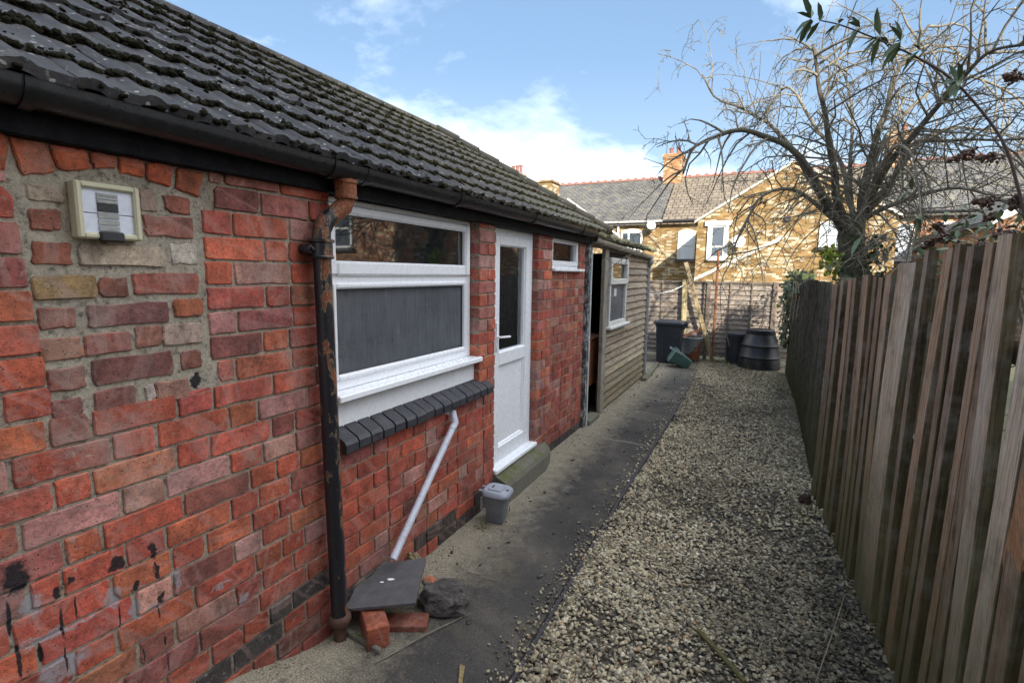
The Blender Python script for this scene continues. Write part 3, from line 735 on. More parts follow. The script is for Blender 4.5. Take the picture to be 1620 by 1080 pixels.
for r in range(0, 25):
    zt = CZ - r * CH; zb = zt - CH
    ps = sorted(perp.get(r, [])); q = []
    for y in ps:
        if not q or y - q[-1] > 0.045: q.append(y)
    zc = (zt + zb) / 2
    inf = 1.30 < zc < 2.0
    top = zc >= 2.0
    segs = []
    ends = [-0.75] + q + [1.713]
    if inf: yl, yr = YL + (1.9 - zc) * 0.06, YR + (0.02 if zc < 1.45 else 0.0) + (0.03 if zc < 1.34 else 0)
    elif top: yl, yr = onx(10, 250, WALL_X).y, onx(330 if r == 0 else 337, 300, WALL_X).y
    else: yl = yr = None
    if yl is not None:
        left = [e for e in ends if e < yl - 0.04] + [yl]; right = [yr] + [e for e in ends if e > yr + 0.03]
        runs = [left, right]
    else: runs = [ends]
    for e in runs:
        for a, b in zip(e[:-1], e[1:]):
            if b - a > 0.285: segs += fill(a, b, r, (r % 2 == 0))
            else: segs.append((a, b))
    for a, b in segs: BR.append([a, b, zb, zt, WALL_X, None])
    if zt < 1.0: 
        for a, b in fill(1.713, 3.28, r, r % 2 == 0): BR.append([a, b, zb, zt, WALL_X, None])
    elif zb < 2.1:
        for a, b in ([(3.035, 3.28)] if r % 2 else [(3.035, 3.16), (3.16, 3.28)]): BR.append([a, b, zb, zt, WALL_X, None])
    if zb < 2.1:
        for a, b in ([(4.05, 4.26), (4.26, 4.378)] if r % 2 else [(4.05, 4.165), (4.165, 4.378)]): BR.append([a, b, zb, zt, WALL_X, None])
    x5 = WALL_X - 0.02
    if zt < 1.80:
        for a, b in fill(4.378, 5.20, r, r % 2 == 1): BR.append([a, b, zb, zt, x5, None])
    if zb < 2.1:
        for a, b in ([(5.20, 5.40)] if r % 2 else [(5.20, 5.30), (5.30, 5.40)]): BR.append([a, b, zb, zt, x5, None])
BR = [b for b in BR if b[2] > -0.12 and b[1] - b[0] > 0.018]
def brick_geo(m, y0, y1, z0, z1, xf, tint, n_edge=3, jit=0.0011, joint=0.005, poly=None):
    pts = []
    if poly is None:
        y0 += joint * brs.uniform(0.8, 1.3); y1 -= joint * brs.uniform(0.8, 1.3); z0 += joint * brs.uniform(0.8, 1.2); z1 -= joint * brs.uniform(0.8, 1.2)
        corners = [(y0, z0), (y1, z0), (y1, z1), (y0, z1)]
    else: corners = poly
    for i in range(4):
        a = corners[i]; b = corners[(i + 1) % 4]
        ln = math.hypot(b[0] - a[0], b[1] - a[1]) or 1e-6
        c = 0.003 + (brs.random() ** 7) * 0.020
        ts = [c / ln] + [(k + brs.uniform(-.2, .2)) / n_edge for k in range(1, n_edge)] + [1 - (0.004 + (brs.random() ** 6) * 0.02) / ln]
        nrm = ((b[1] - a[1]) / ln, -(b[0] - a[0]) / ln)
        for t in ts:
            t = min(0.98, max(0.02, t)); j = brs.gauss(0, jit)
            pts.append((a[0] + (b[0] - a[0]) * t - nrm[0] * j, a[1] + (b[1] - a[1]) * t - nrm[1] * j))
    k = len(pts); cy = sum(p[0] for p in pts) / k; cz = sum(p[1] for p in pts) / k
    dx = brs.gauss(0, 0.0016); tiltz = brs.gauss(0, 0.015); tilty = brs.gauss(0, 0.007)
    def xs(p): return xf + dx + (p[1] - cz) * tiltz + (p[0] - cy) * tilty
    inner = []
    for p in pts:
        d = math.hypot(p[0] - cy, p[1] - cz); s = max(0.6, 1 - brs.uniform(0.0025, 0.0055) / d)
        inner.append((cy + (p[0] - cy) * s, cz + (p[1] - cz) * s))
    V = [(xs(p), p[0], p[1]) for p in inner] + [(xs(p) - 0.0045, p[0], p[1]) for p in pts] + [(xf - 0.085, p[0], p[1]) for p in pts]
    Fc = [list(range(k))]
    for i in range(k):
        j = (i + 1) % k
        Fc.append([k + i, k + j, j, i]); Fc.append([2 * k + i, 2 * k + j, k + j, k + i])
    o = Vector((brs.uniform(0, 30), brs.uniform(0, 30), brs.uniform(0, 30)))
    an = brs.uniform(-1.2, 1.2) + brs.choice((0, math.pi)); ca, sa = math.cos(an), math.sin(an)
    m.add(V, Fc, tint=tint, loc=[tuple(Vector((v[0] - xf, ca * (v[1] - cy) - sa * (v[2] - cz), sa * (v[1] - cy) + ca * (v[2] - cz))) + o) for v in V])
def px_area(y0, y1, z0, z1, x):
    P = [project((x, y, z)) for y, z in ((y0, z0), (y1, z0), (y1, z1), (y0, z1))]
    if min(p[2] for p in P) < 0.1: return 0
    c = [(max(0, min(1620, p[0])), max(0, min(1080, p[1]))) for p in P]
    return abs(sum(c[i][0] * c[(i + 1) % 4][1] - c[(i + 1) % 4][0] * c[i][1] for i in range(4))) / 2
BR.sort(key=lambda b: -px_area(*b[:5]))
# bricks of the blocked-up opening and of its arch, each where it stands (corner pixels)
INF = [((44, 292, 103, 322), (0.38, 0.30, 0.22)), ((222, 297, 247, 337), (0.33, 0.23, 0.18)), ((261, 309, 302, 341), (0.36, 0.12, 0.08)), ((46, 328, 98, 366), (0.28, 0.10, 0.065)),
       ((228, 340, 307, 377), (0.33, 0.13, 0.095)), ((50, 381, 114, 421), (0.29, 0.10, 0.06)), ((126, 386, 261, 423), (0.46, 0.37, 0.27)), ((271, 384, 313, 420), (0.52, 0.46, 0.38)),
       ((53, 434, 155, 475), (0.30, 0.19, 0.085)), ((156, 437, 204, 472), (0.20, 0.08, 0.055)), ((212, 430, 315, 467), (0.32, 0.105, 0.075)), ((61, 483, 121, 524), (0.25, 0.085, 0.055)),
       ((139, 476, 270, 517), (0.20, 0.085, 0.075)), ((276, 469, 322, 503), (0.38, 0.12, 0.055)), ((61, 531, 131, 573), (0.30, 0.125, 0.07)), ((134, 524, 208, 562), (0.27, 0.09, 0.065)),
       ((215, 512, 258, 553), (0.26, 0.11, 0.075)), ((258, 509, 320, 548), (0.40, 0.29, 0.23)), ((76, 578, 136, 620), (0.27, 0.09, 0.06)), ((147, 558, 276, 605), (0.21, 0.08, 0.068)),
       ((287, 551, 320, 586), (0.26, 0.095, 0.065)), ((83, 627, 132, 665), (0.22, 0.075, 0.06)), ((150, 610, 217, 649), (0.24, 0.08, 0.062)), ((247, 598, 300, 636), (0.36, 0.19, 0.14)), ((231, 606, 247, 640), (0.46, 0.40, 0.33))]
SOL = [((-28, 196), (12, 213), (8, 274), (-30, 258)), ((13, 214), (74, 226), (88, 274), (36, 278)), ((79, 227), (136, 238), (144, 267), (92, 270)), ((140, 238), (183, 246), (185, 268), (147, 267)), ((189, 246), (228, 255), (228, 282), (189, 273)),
       ((233, 255), (275, 263), (271, 296), (232, 284)), ((280, 263), (322, 274), (315, 313), (278, 299))]
n_single = 300 - len(INF) - len(SOL)
def one_brick(args, tint, **kw):
    m = MB(); brick_geo(m, *args, tint, **kw)
    xf = args[4]; o = m.build('brick', BRICK, wall_o, origin=(xf, (args[0] + args[1]) / 2, (args[2] + args[3]) / 2)); return o
def tint_for(b):
    zc = (b[2] + b[3]) / 2; yc = (b[0] + b[1]) / 2
    r = crow(zc)
    if (r == 20 and 1.25 < yc < 1.75) or (r == 21 and 1.0 < yc < 1.35): return (0.055, 0.045, 0.045)
    if r == 23 and 4.35 < yc: return (0.05, 0.045, 0.048)
    if r >= 22 and 1.8 < yc < 3.3 and brs.random() < .5: return (0.06, 0.045, 0.04)
    if yc > 4.3: return pick([((0.36, 0.085, 0.055), 5), ((0.30, 0.07, 0.05), 4), ((0.42, 0.15, 0.08), 2), ((0.38, 0.17, 0.13), 1)])
    if zc < 0.6 and yc < 1.7: return tuple(v * 0.8 for v in pick())
    return pick()
rest = MB()
for i, b in enumerate(BR):
    if i < n_single: one_brick(b[:5], tint_for(b))
    else: brick_geo(rest, *b[:5], tint_for(b), n_edge=2)
tag(rest.build('bricks', BRICK, wall_o, origin=(-1.76, 2, 0)), kind='stuff')
for (x0, y0, x1, y1), tint in INF:
    # course lines run to the vanishing point, so carry the corners along them
    a = onx(x0, y0, WALL_X); b = onx(x1, y1, WALL_X); ym = (y0 + y1) / 2
    c0 = onx(x0, ym, WALL_X); c1 = onx(x1, ym, WALL_X)
    h = abs(onx((x0 + x1) / 2, y0 + 1.5, WALL_X).z - onx((x0 + x1) / 2, y1 - 1.5, WALL_X).z) * (0.90 if ym > 480 else 0.97)
    zc = onx((x0 + x1) / 2, ym, WALL_X).z
    one_brick((c0.y, c1.y, zc - h / 2, zc + h / 2, WALL_X), tint, jit=0.0018, joint=0.0)
for q in SOL:
    P = [onx(*p, WALL_X) for p in q]
    poly = [(P[3].y, P[3].z), (P[2].y, P[2].z), (P[1].y, P[1].z), (P[0].y, P[0].z)]
    one_brick((P[0].y, P[1].y, P[3].z, P[1].z, WALL_X + 0.001), pick([((0.42, 0.105, 0.045), 3), ((0.38, 0.085, 0.04), 2)]), poly=poly, jit=0.002)

# sill of blue bricks on edge
sill = MB(); sill.box(-1.84, WALL_X - 0.004, 1.72, 3.03, 0.925, 0.965)
sill_o = sill.build('sill', MORTAR, house)
y = 1.70
while y < 3.09:
    m = MB(); w = 0.082 * U(0.96, 1.03); dz = U(-.003, .003); dx = U(-.004, .004)
    prof = [(-1.83, 0.945), (-1.70 + dx, 0.893 + dz), (-1.694 + dx, 0.899 + dz), (-1.694 + dx, 0.938 + dz), (-1.706 + dx, 0.955 + dz), (-1.83, 1.018)]
    if y > 2.99: prof = [(-1.753, 0.915)] + prof[1:5] + [(-1.753, 0.979)]
    m.prism(prof, 'y', y, y + w); m.build('brick', BLUEBRICK, sill_o, fixn=True); y += 0.0905

# ------------------------------------------------------------------ windows and door
def bars(m, x0, x1, ya, yb, za, zb, w, c=0.005, wt=None, wb=None):
    wt = wt or w; wb = wb or w
    m.cbox(x0, x1, ya, ya + w, za, zb, c); m.cbox(x0, x1, yb - w, yb, za, zb, c)
    m.cbox(x0, x1 - 0.0007, ya + w - .004, yb - w + .004, zb - wt, zb, c); m.cbox(x0, x1 - 0.0007, ya + w - .004, yb - w + .004, za, za + wb, c)
win = thing('window', (-1.83, 2.37, 1.0), '', '')
for k in ('label', 'category'):
    if k in win: del win[k]
win.parent = house; win.location = Vector((-1.83, 2.37, 1.0)) - wloc(house)
m = MB(); bars(m, -1.89, -1.828, 1.712, 3.036, 1.165, 2.09, 0.062, wt=0.045, wb=0.05); m.cbox(-1.888, -1.8285, 1.77, 2.98, 1.685, 1.745, .005)
m.build('frame', UPVC, win)
m = MB(); bars(m, -1.868, -1.808, 1.735, 3.010, 1.722, 2.065, 0.062, c=0.012, wt=0.05, wb=0.072); m.build('top_sash', UPVC, win)
m = MB(); bars(m, -1.845, -1.838, 1.790, 2.955, 1.787, 2.022, 0.010, c=.001); m.build('seal', RUBBERSEAL, win)
m = MB(); m.box(-1.846, -1.842, 1.795, 2.951, 1.79, 2.018); m.build('pane', GLASS, win)
m = MB(); bars(m, -1.870, -1.818, 1.768, 2.982, 1.210, 1.690, 0.030, c=0.010); m.build('bead', UPVC, win)
m = MB(); m.box(-1.852, -1.848, 1.79, 2.96, 1.235, 1.668); m.build('pane', FOGGLASS, win)
m = MB(); bars(m, -1.848, -1.8415, 1.794, 2.956, 1.236, 1.664, 0.009, c=.001); m.build('seal', RUBBERSEAL, win)
m = MB(); m.cbox(-1.89, -1.735, 1.713, 3.06, 1.128, 1.163, .006); m.build('sill_board', UPVC, win)
m = MB(); m.box(-1.86, -1.795, 1.713, 3.036, 0.99, 1.130); m.build('infill_panel', UPVC, win)
zz = 1.80
BLIND = material('cream_blind', plain((0.42, 0.41, 0.38), 0.5))
while zz < 2.02:
    m = MB(); m.add([(-1.90, 1.79, zz), (-1.90, 2.95, zz), (-1.914, 2.95, zz + 0.006), (-1.914, 1.79, zz + 0.006), (-1.90, 1.79, zz + .0012), (-1.90, 2.95, zz + .0012), (-1.914, 2.95, zz + 0.0072), (-1.914, 1.79, zz + 0.0072)],
                      [(0, 1, 2, 3), (4, 7, 6, 5), (0, 4, 5, 1), (2, 6, 7, 3), (1, 5, 6, 2), (0, 3, 7, 4)])
    m.build('blind_slat', BLIND, win); zz += 0.021
door = bpy.data.objects.new('door', None); COL.objects.link(door); door.parent = house
door.location = Vector((-1.82, 3.68, 0.2)) - wloc(house); WLOC[door.name] = Vector((-1.82, 3.68, 0.2))
DX = -1.812
m = MB(); bars(m, DX - 0.06, DX, 3.283, 4.052, 0.235, 2.085, 0.058, wt=0.06, wb=0.03); m.build('frame', UPVC, door)
m = MB(); dx0, dx1 = DX - 0.055, DX + 0.010
m.cbox(dx0, dx1, 3.338, 3.43, 0.27, 2.03, .006); m.cbox(dx0, dx1, 3.905, 3.998, 0.27, 2.03, .006)
for z0, z1 in ((0.27, 0.375), (1.03, 1.135), (1.955, 2.03)): m.cbox(dx0, dx1 - .0006, 3.426, 3.909, z0, z1, .006)
m.build('leaf', UPVC, door)
m = MB(); bars(m, dx0 + .01, dx1 - .012, 3.425, 3.91, 0.365, 1.04, 0.025, .006); bars(m, dx0 + .01, dx1 - .0125, 3.425, 3.91, 1.125, 1.965, 0.016, .005); m.build('bead', UPVC, door)
m = MB(); m.box(dx0 + .015, dx1 - .026, 3.43, 3.905, 0.37, 1.035); m.build('lower_panel', UPVC, door)
m = MB(); m.box(dx0 + .022, dx0 + .026, 3.43, 3.905, 1.13, 1.96); m.build('pane', GLASS, door)
m = MB(); m.cbox(dx1, dx1 + 0.010, 3.368, 3.398, 1.15, 1.37, .004); m.tube([(dx1 + .008, 3.383, 1.262), (dx1 + .045, 3.383, 1.262), (dx1 + .05, 3.40, 1.262), (dx1 + .05, 3.515, 1.255)], 0.009, 8); m.build('handle', UPVC, door)
m = MB(); m.cbox(-1.86, -1.735, 3.281, 4.06, 0.205, 0.240, .006); m.build('threshold', UPVC, door)
m = MB()
sx = -1.635
prof = [(-1.9, -0.1), (sx + .01, -0.1), (sx, 0.12), (sx - .02, 0.155), (-1.76, 0.195), (-1.9, 0.20)]
V = []; ysx = np.linspace(3.285, 4.30, 14)
rings = [[Vector((p[0] + (mnoise.noise(Vector((p[0] * 9, yy * 7, p[1] * 9))) * 0.010 if i in (1, 2, 3, 4) else 0) - (max(0, yy - 4.05) * 0.25 if i in (1, 2, 3) else 0), yy, p[1] - (max(0, yy - 4.05) * 0.12 if i >= 2 else 0) + (mnoise.noise(Vector((yy * 9, i, 2))) * 0.008 if i > 1 else 0))) for i, p in enumerate(prof)] for yy in ysx]
m.loft(rings); o = m.build('doorstep', STEPCON, house, fixn=True)
# small window of the end room
win2 = bpy.data.objects.new('window', None); COL.objects.link(win2); win2.parent = house
L2 = Vector((-1.80, 4.8, 1.78)); win2.location = L2 - wloc(house); WLOC[win2.name] = L2
m = MB(); bars(m, -1.86, -1.800, 4.392, 5.198, 1.795, 2.105, 0.05); m.build('frame', UPVC, win2)
m = MB(); bars(m, -1.85, -1.785, 4.42, 5.17, 1.825, 2.085, 0.045, c=.008); m.build('sash', UPVC, win2)
m = MB(); m.box(-1.825, -1.821, 4.46, 5.13, 1.865, 2.05); m.build('pane', GLASS, win2)
m = MB(); m.cbox(-1.86, -1.730, 4.388, 5.25, 1.768, 1.797, .006); m.build('sill_board', UPVC, win2)
m = MB()
for a in ((-3.5, -3.49, -2.8, 5.25, 0, 2.3), (-3.49, -2.01, -2.8, 5.25, -.02, 0.02), (-2.6, -2.58, 3.1, 3.2, 0, 2.3), (-3.49, -2.0, 3.12, 3.20, 0.02, 2.3), (-3.49, -2.0, 4.20, 4.28, .02, 2.3), (-3.49, -2.0, -2.8, 5.25, 2.28, 2.3)): m.box(*a)
m.build('room_lining', INTERIOR, house)

# ------------------------------------------------------------------ eaves: fascia, gutter, downpipe
m = MB(); fz = lambda y: float(np.interp(y, [-3, 0.6, 1.2, 1.7, 5.5], [2.078, 2.078, 2.080, 2.088, 2.068]))
m.loft([[Vector((-1.775, y, fz(y))), Vector((-1.726, y, fz(y))), Vector((-1.722, y, fz(y) + .004)), Vector((-1.722, y, 2.231)), Vector((-1.726, y, 2.235)), Vector((-1.775, y, 2.235))] for y in (-3.0, 0.2, 0.6, 1.0, 1.4, 1.8, 3.0, 5.42)]); m.build('fascia', FASCIA, house, fixn=True)
def half_round(m, cx, cz, r, y0, y1, th=0.004, seg=14, dz=0.0):
    out = [(cx + r * math.cos(math.pi + math.pi * k / seg), cz + r * math.sin(math.pi + math.pi * k / seg)) for k in range(seg + 1)]
    inn = [(cx + (r - th) * math.cos(2 * math.pi - math.pi * k / seg), cz + (r - th) * math.sin(2 * math.pi - math.pi * k / seg)) for k in range(seg + 1)]
    out = [(out[0][0] - .001, out[0][1] + .006)] + out + [(out[-1][0] + .002, out[-1][1] + .006)]
    inn = [(inn[0][0] - .004, inn[0][1] + .006)] + inn + [(inn[-1][0] + .003, inn[-1][1] + .006)]
    prof = out + inn
    rings = [[Vector((p, y, q + dz * (y - y0))) for p, q in prof] for y in (y0, y1)]
    m.loft(rings)
GX, GZ, GR = -1.664, 2.192, 0.056
m = MB(); half_round(m, GX, GZ, GR, -3.0, 5.27); gut = m.build('gutter', GUTTER, house, fixn=True); smooth_by_angle(gut, 40)
def lipy(px, py): return onx(px, py, GX + GR).y
for px, py, w in ((50, 128, .028), (535, 255, .03), (586, 270, .03), (733, 308, .035), (851, 338, .035), (926, 358, .035)):
    yy = lipy(px, py); m = MB(); half_round(m, GX, GZ - .001, GR + 0.006, yy - w / 2, yy + w / 2, th=0.007); o = m.build('bracket', GUTTER, gut, fixn=True); smooth_by_angle(o, 40)
yo0, yo1 = lipy(535, 255), lipy(586, 270)
m = MB(); half_round(m, GX, GZ - .0005, GR + 0.0035, yo0, yo1, th=.005)
oy = (yo0 + yo1) / 2
m.lathe([(0.036, 2.06), (0.036, 2.15)], 18, Matrix.Translation((GX, oy, 0))); o = m.build('outlet', GUTTER, gut, fixn=True); smooth_by_angle(o, 40)
PXX = -1.698
pt = onx(509, 400, PXX); pb = onx(536, 935, PXX); py_ = (pt.y + pb.y) / 2
dp = bpy.data.objects.new('downpipe', None); COL.objects.link(dp); dp.parent = house
L3 = Vector((PXX, py_, 0.1)); dp.location = L3 - wloc(house); WLOC[dp.name] = L3
zc0 = onx(512, 393, PXX).z
def dpart(name, m): o = m.build(name, CASTIRON, dp, fixn=True); smooth_by_angle(o, 35); return o
m = MB(); m.tube([(PXX, pb.y, 0.12), (PXX, py_, 0.9), (PXX, pt.y, zc0)], 0.0375, 20); dpart('pipe', m)
m = MB(); T = Matrix.Translation((PXX, pt.y, 0))
m.lathe([(0.040, zc0 - .045), (0.050, zc0 - .043), (0.052, zc0 - .036), (0.047, zc0 - .030), (0.046, zc0 + .022), (0.054, zc0 + .026), (0.054, zc0 + .036), (0.042, zc0 + .040)], 20, T)
dpart('socket', m)
m = MB(); M1 = Matrix.Translation((PXX - .035, pt.y - 0.052, zc0 - .005)) @ Matrix.Rotation(math.pi / 2, 4, 'Y')
m.lathe([(0.022, -.03), (0.022, 0.03), (0.018, .036)], 12, M1); m.lathe([(0.010, 0.03), (0.010, 0.046), (.006, .05)], 8, M1); m.box(PXX - .058, PXX - .01, pt.y - .06, pt.y, zc0 - .022, zc0 + .012); dpart('bracket_ear', m)
zt0 = onx(545, 335, GX).z
m = MB(); m.tube([(PXX, pt.y, zc0 + .03), (PXX, pt.y + .004, zc0 + .075), (PXX + .004, pt.y + .025, zc0 + .115), (PXX + .018, pt.y + (oy - pt.y) * 0.55, zc0 + .15), (GX - .003, oy - .012, zc0 + .185), (GX, oy, zc0 + .215), (GX, oy, zc0 + .25)], 0.0385, 18); dpart('swan_neck', m)
m = MB(); T = Matrix.Translation((GX, oy, zc0 + .235))
m.lathe([(0.041, -.02), (0.049, -.018), (0.049, -.006), (0.046, -.004), (0.046, 0.045), (0.050, 0.047), (0.050, 0.062), (0.040, 0.064)], 20, T); dpart('socket', m)
m = MB(); T = Matrix.Translation((PXX, pb.y, 0.105)); m.lathe([(0.038, -.02), (0.050, -.016), (0.053, 0.0), (0.053, 0.012), (0.046, 0.022), (0.039, 0.026)], 20, T); m.tube([(PXX, pb.y, 0.10), (PXX, pb.y, 0.0)], 0.030, 14); dpart('foot_collar', m)
# white waste pipe out of the wall below the sill
wp = MB(); e0 = onx(702, 650, -1.756); e1 = onx(716, 652, -1.722); e2 = onx(720, 668, -1.705); e3 = onx(622, 884, -1.66)
d = (e3 - e2).normalized()
o = MB().tube([e0 + Vector((-.03, 0, 0)), e1 + Vector((-.02, 0, .0)), e1, e2, e2 + d * 0.05], [.022, .022, .0235, .0235, .0235], 14).build('waste_elbow', PIPEWHITE, house); smooth_by_angle(o, 50)
o = MB().tube([e2 + d * 0.02, e3], 0.0205, 14).build('waste_pipe', PIPEWHITE, house); smooth_by_angle(o, 50)

# ------------------------------------------------------------------ roof
PITCH = math.radians(32); CP, SP = math.cos(PITCH), math.sin(PITCH)
EX, EZ = -1.66, 2.215
def rp(s, y, h=0.0): return Vector((EX - s * CP + h * SP, y, EZ + s * SP + h * CP))
SR = 2.06
def yend(s): return 6.0 - 1.06 * s / 2.0
roof = MB()
rg = rp(SR, 0, -.02); bk = Vector((rg.x * 2 - EX, 0, EZ - .03))
a0, a1 = rp(0.09, -3.0, -.035), rp(0.09, 5.9, -.035)
r0, r1 = Vector((rg.x, -3.0, rg.z - .03)), Vector((rg.x, 4.85, rg.z - .03))
b0, b1 = Vector((bk.x, -3.0, bk.z)), Vector((bk.x, 5.9, bk.z))
roof.add([a0, a1, r0, r1, b0, b1], [(0, 1, 3, 2), (2, 3, 5, 4), (1, 5, 3), (0, 2, 4), (0, 4, 5, 1)])
roof_o = roof.build('roof', material('roof_felt', plain((0.03, 0.03, 0.03), 0.9)), house, fixn=True)
VS = [0, .008, .022, .037, .052, .068, .150, .158, .172, .187, .202, .218, .302]
HS = [0, .003, .009, .012, .009, 0, 0, .003, .009, .012, .009, 0, 0]
tile_meshes = []
for q in range(4):
    V = []; Fc = []; n = len(VS)
    for u, hu in ((-.004, 0.0), (0.0, .024), (0.13, .012), (0.33, -.004)):
        for v, h in zip(VS, HS):
            hh = hu + h + (U(-.0015, .0015))
            uu = u + (U(-.004, .004) if u <= 0 else 0)
            if u < 0: hh = hu + h * 0.7 - 0.002
            V.append(Vector((-uu * CP + hh * SP, v, uu * SP + hh * CP)))
    for i in range(3):
        for k in range(n - 1): Fc.append([i * n + k, i * n + k + 1, (i + 1) * n + k + 1, (i + 1) * n + k])
    me = bpy.data.meshes.new('roof_tile'); me.from_pydata([tuple(p) for p in V], [], Fc); me.materials.append(ROOFTILE); me.update()
    me.polygons.foreach_set('use_smooth', [True] * len(me.polygons))
    try: me.set_sharp_from_angle(angle=math.radians(50))
    except Exception: pass
    tile_meshes.append(me)
mossC = []; mossS = []
mr = np.random.RandomState(3)
for c in range(9):
    s = 0.002 if c == 0 else 0.175 + 0.26 * (c - 1)
    y = -0.75 + (0.15 if c % 2 else 0)
    while y + 0.30 < yend(s) + 0.12:
        p = rp(s + U(-.006, .006), y, U(0, .004))
        o = link('roof_tile', tile_meshes[rnd.randrange(4)], roof_o, p); y += 0.300
    # moss along the lower edges
    for _ in range(2300):
        yy = mr.uniform(-0.4, yend(s)); nz = mnoise.noise(Vector((yy * 2.2, c * 3.1, 0)))
        if (nz < -0.42 and mr.rand() < .8) or c == 0 and mr.rand() < .9: continue
        k = mr.uniform(0.006, 0.0135) * (1.0 + 0.5 * nz)
        vv = (yy + 0.75 - (0.15 if c % 2 else 0)) % 0.15
        hroll = 0.014 * max(0, 1 - abs(vv - .037) / .034)
        mossC.append(rp(s + mr.uniform(-.016, .012), yy, 0.010 + hroll + mr.uniform(-.014, .014))); mossS.append((k * 1.1, k * 1.3, k * 0.9))
for _ in range(1500):
    s = mr.uniform(-.05, SR); yy = mr.uniform(-.4, yend(s)); k = mr.uniform(.004, .012)
    mossC.append(rp(s, yy, .016 + mr.uniform(0, .004))); mossS.append((k * 1.2, k * 1.2, k * .5))
V, Fc, _m = blobs([tuple(p) for p in mossC], mossS, mr, 0, 0.3)
tag(np_mesh('moss', V, Fc, MOSS, roof_o, smooth=True), kind='stuff')
y = -1.0
while y < 4.75:
    m = MB(); c = rp(SR, y, 0.0); rr = 0.062
    prof = [(c.x + (rr + .016) * math.cos(a), c.z - .012 + (rr) * math.sin(a)) for a in np.linspace(0.0, math.pi, 9)] + [(c.x - (rr - .012), c.z - .012), (c.x + rr - .012, c.z - .012)]
    m.prism(prof, 'y', y, y + 0.44); o = m.build('ridge_tile', ROOFTILE, roof_o, fixn=True); smooth_by_angle(o, 40); y += 0.45
for k in range(9):
    s0, s1 = SR - k * .225, SR - k * .225 - .24
    if s1 < -.02: break
    a, b = rp(s0, yend(s0) - .02, .012), rp(s1, yend(s1) - .02, .020); m = MB(); m.tube([a, b], [.055, .062], 8); m.build('hip_tile', ROOFTILE, roof_o, smooth=True)
# square framed panel on the wall
bp = onx(174, 336, -1.735)
box = thing('wall_panel', (-1.756, bp.y, 1.83), 'small square cream framed panel with white tiles fixed high on the near brick wall', 'wall panel')
CREAM = material('cream_plastic', plain((0.50, 0.47, 0.33), 0.45, 0.08, 20, 0.1))
TILEW = material('white_marbled_panel', plain((0.60, 0.63, 0.70), 0.4, 0.12, 35, 0.1, dirt=(0.40, 0.42, 0.48), dirtamt=0.5))
GREYSTRIP = material('grey_worn_strip', plain((0.30, 0.30, 0.28), 0.6, 0.3, 40, 0.3))
bx = -1.722
y0, y1, z0, z1 = onx(121, 330, bx).y, onx(224, 335, bx).y, onx(172, 379, bx).z, onx(172, 291, bx).z
m = MB(); bars(m, WALL_X - .01, bx, y0, y1, z0, z1, 0.018, c=.008); m.build('frame', CREAM, box)
ym = (y0 + y1) / 2; zm = z0 + (z1 - z0) * 0.46
for a, b, c, d in ((y0 + .017, y1 - .017, zm + .001, z1 - .017), (y0 + .017, y1 - .017, z0 + .017, zm - .001)):
    m = MB(); m.cbox(-1.752, bx - .012, a, b, c, d, .001); m.build('panel', TILEW, box)
w = (y1 - y0); ya, yb = ym - w * .17, ym + w * .15
for a, b, mt in ((0.66, 0.84, GREYSTRIP), (0.50, 0.655, RUBBERSEAL), (0.16, 0.495, GREYSTRIP)):
    zA, zB = z0 + (z1 - z0) * a, z0 + (z1 - z0) * b
    k = 7 if mt is RUBBERSEAL else 3
    m = MB()
    for i in range(k):
        t0, t1 = zA + (zB - zA) * i / k, zA + (zB - zA) * (i + .72) / k
        m.box(bx - .0125, bx - .008, ya, yb, t0, t1)
    m.build('grille_strip', mt, box)
m = MB(); m.cbox(bx - .012, bx + .008, ya - .004, yb + .004, z0 - .006, z0 + .022, .004); m.build('catch', RUBBERSEAL, box)
# ------------------------------------------------------------------ timber shed at the end of the building
shed = thing('timber_shed', (-2.6, 7.1, 0), 'weathered timber shed with horizontal boards and open doorway beyond the brick outbuilding', 'shed')
SX = -1.756
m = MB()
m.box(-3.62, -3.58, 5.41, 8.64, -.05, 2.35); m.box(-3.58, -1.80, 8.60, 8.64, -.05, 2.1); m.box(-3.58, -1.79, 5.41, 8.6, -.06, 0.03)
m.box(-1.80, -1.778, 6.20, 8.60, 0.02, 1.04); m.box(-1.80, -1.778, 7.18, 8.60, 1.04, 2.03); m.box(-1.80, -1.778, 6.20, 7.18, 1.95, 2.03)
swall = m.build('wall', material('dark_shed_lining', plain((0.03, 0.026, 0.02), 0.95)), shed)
z = 0.035; i = 0
while z < 2.02:
    h = 0.1005; spans = [(6.185, 8.625)]
    if z + h > 1.06 and z < 1.95: spans = [(7.165, 8.625)]
    for a, b in spans:
        mm = MB(); j = U(-.0015, .0015); b += U(-.006, .006); sg = U(-.004, .004)
        k = 6; rings = []
        for q in range(k + 1):
            yy = a + (b - a) * q / k; w = mnoise.noise(Vector((yy * 1.5, z * 9, 2))) * .003 + sg * (q / k - .5)
            rings.append([Vector((SX - .022, yy, z + w - .004)), Vector((SX + .006 + j, yy, z + w)), Vector((SX + .008 + j, yy, z + .010 + w)), Vector((SX - .014, yy, z + h - .012 + w)), Vector((SX - .022, yy, z + h + w))])
        mm.loft(rings); tn = U(.75, 1.15)
        mm.build('board', SHEDWOOD, swall, fixn=True, color=(tn, tn * U(.95, 1.02), tn * U(.9, 1.0)))
    z += h; i += 1
m = MB(); m.cbox(-1.782, -1.735, 6.03, 6.19, 0.0, 2.05, .006); m.build('door_post', SHEDPOST, shed, color=(1, 1, 1))
m = MB(); m.cbox(-1.79, -1.735, 5.405, 5.485, -.02, 2.05, .006)
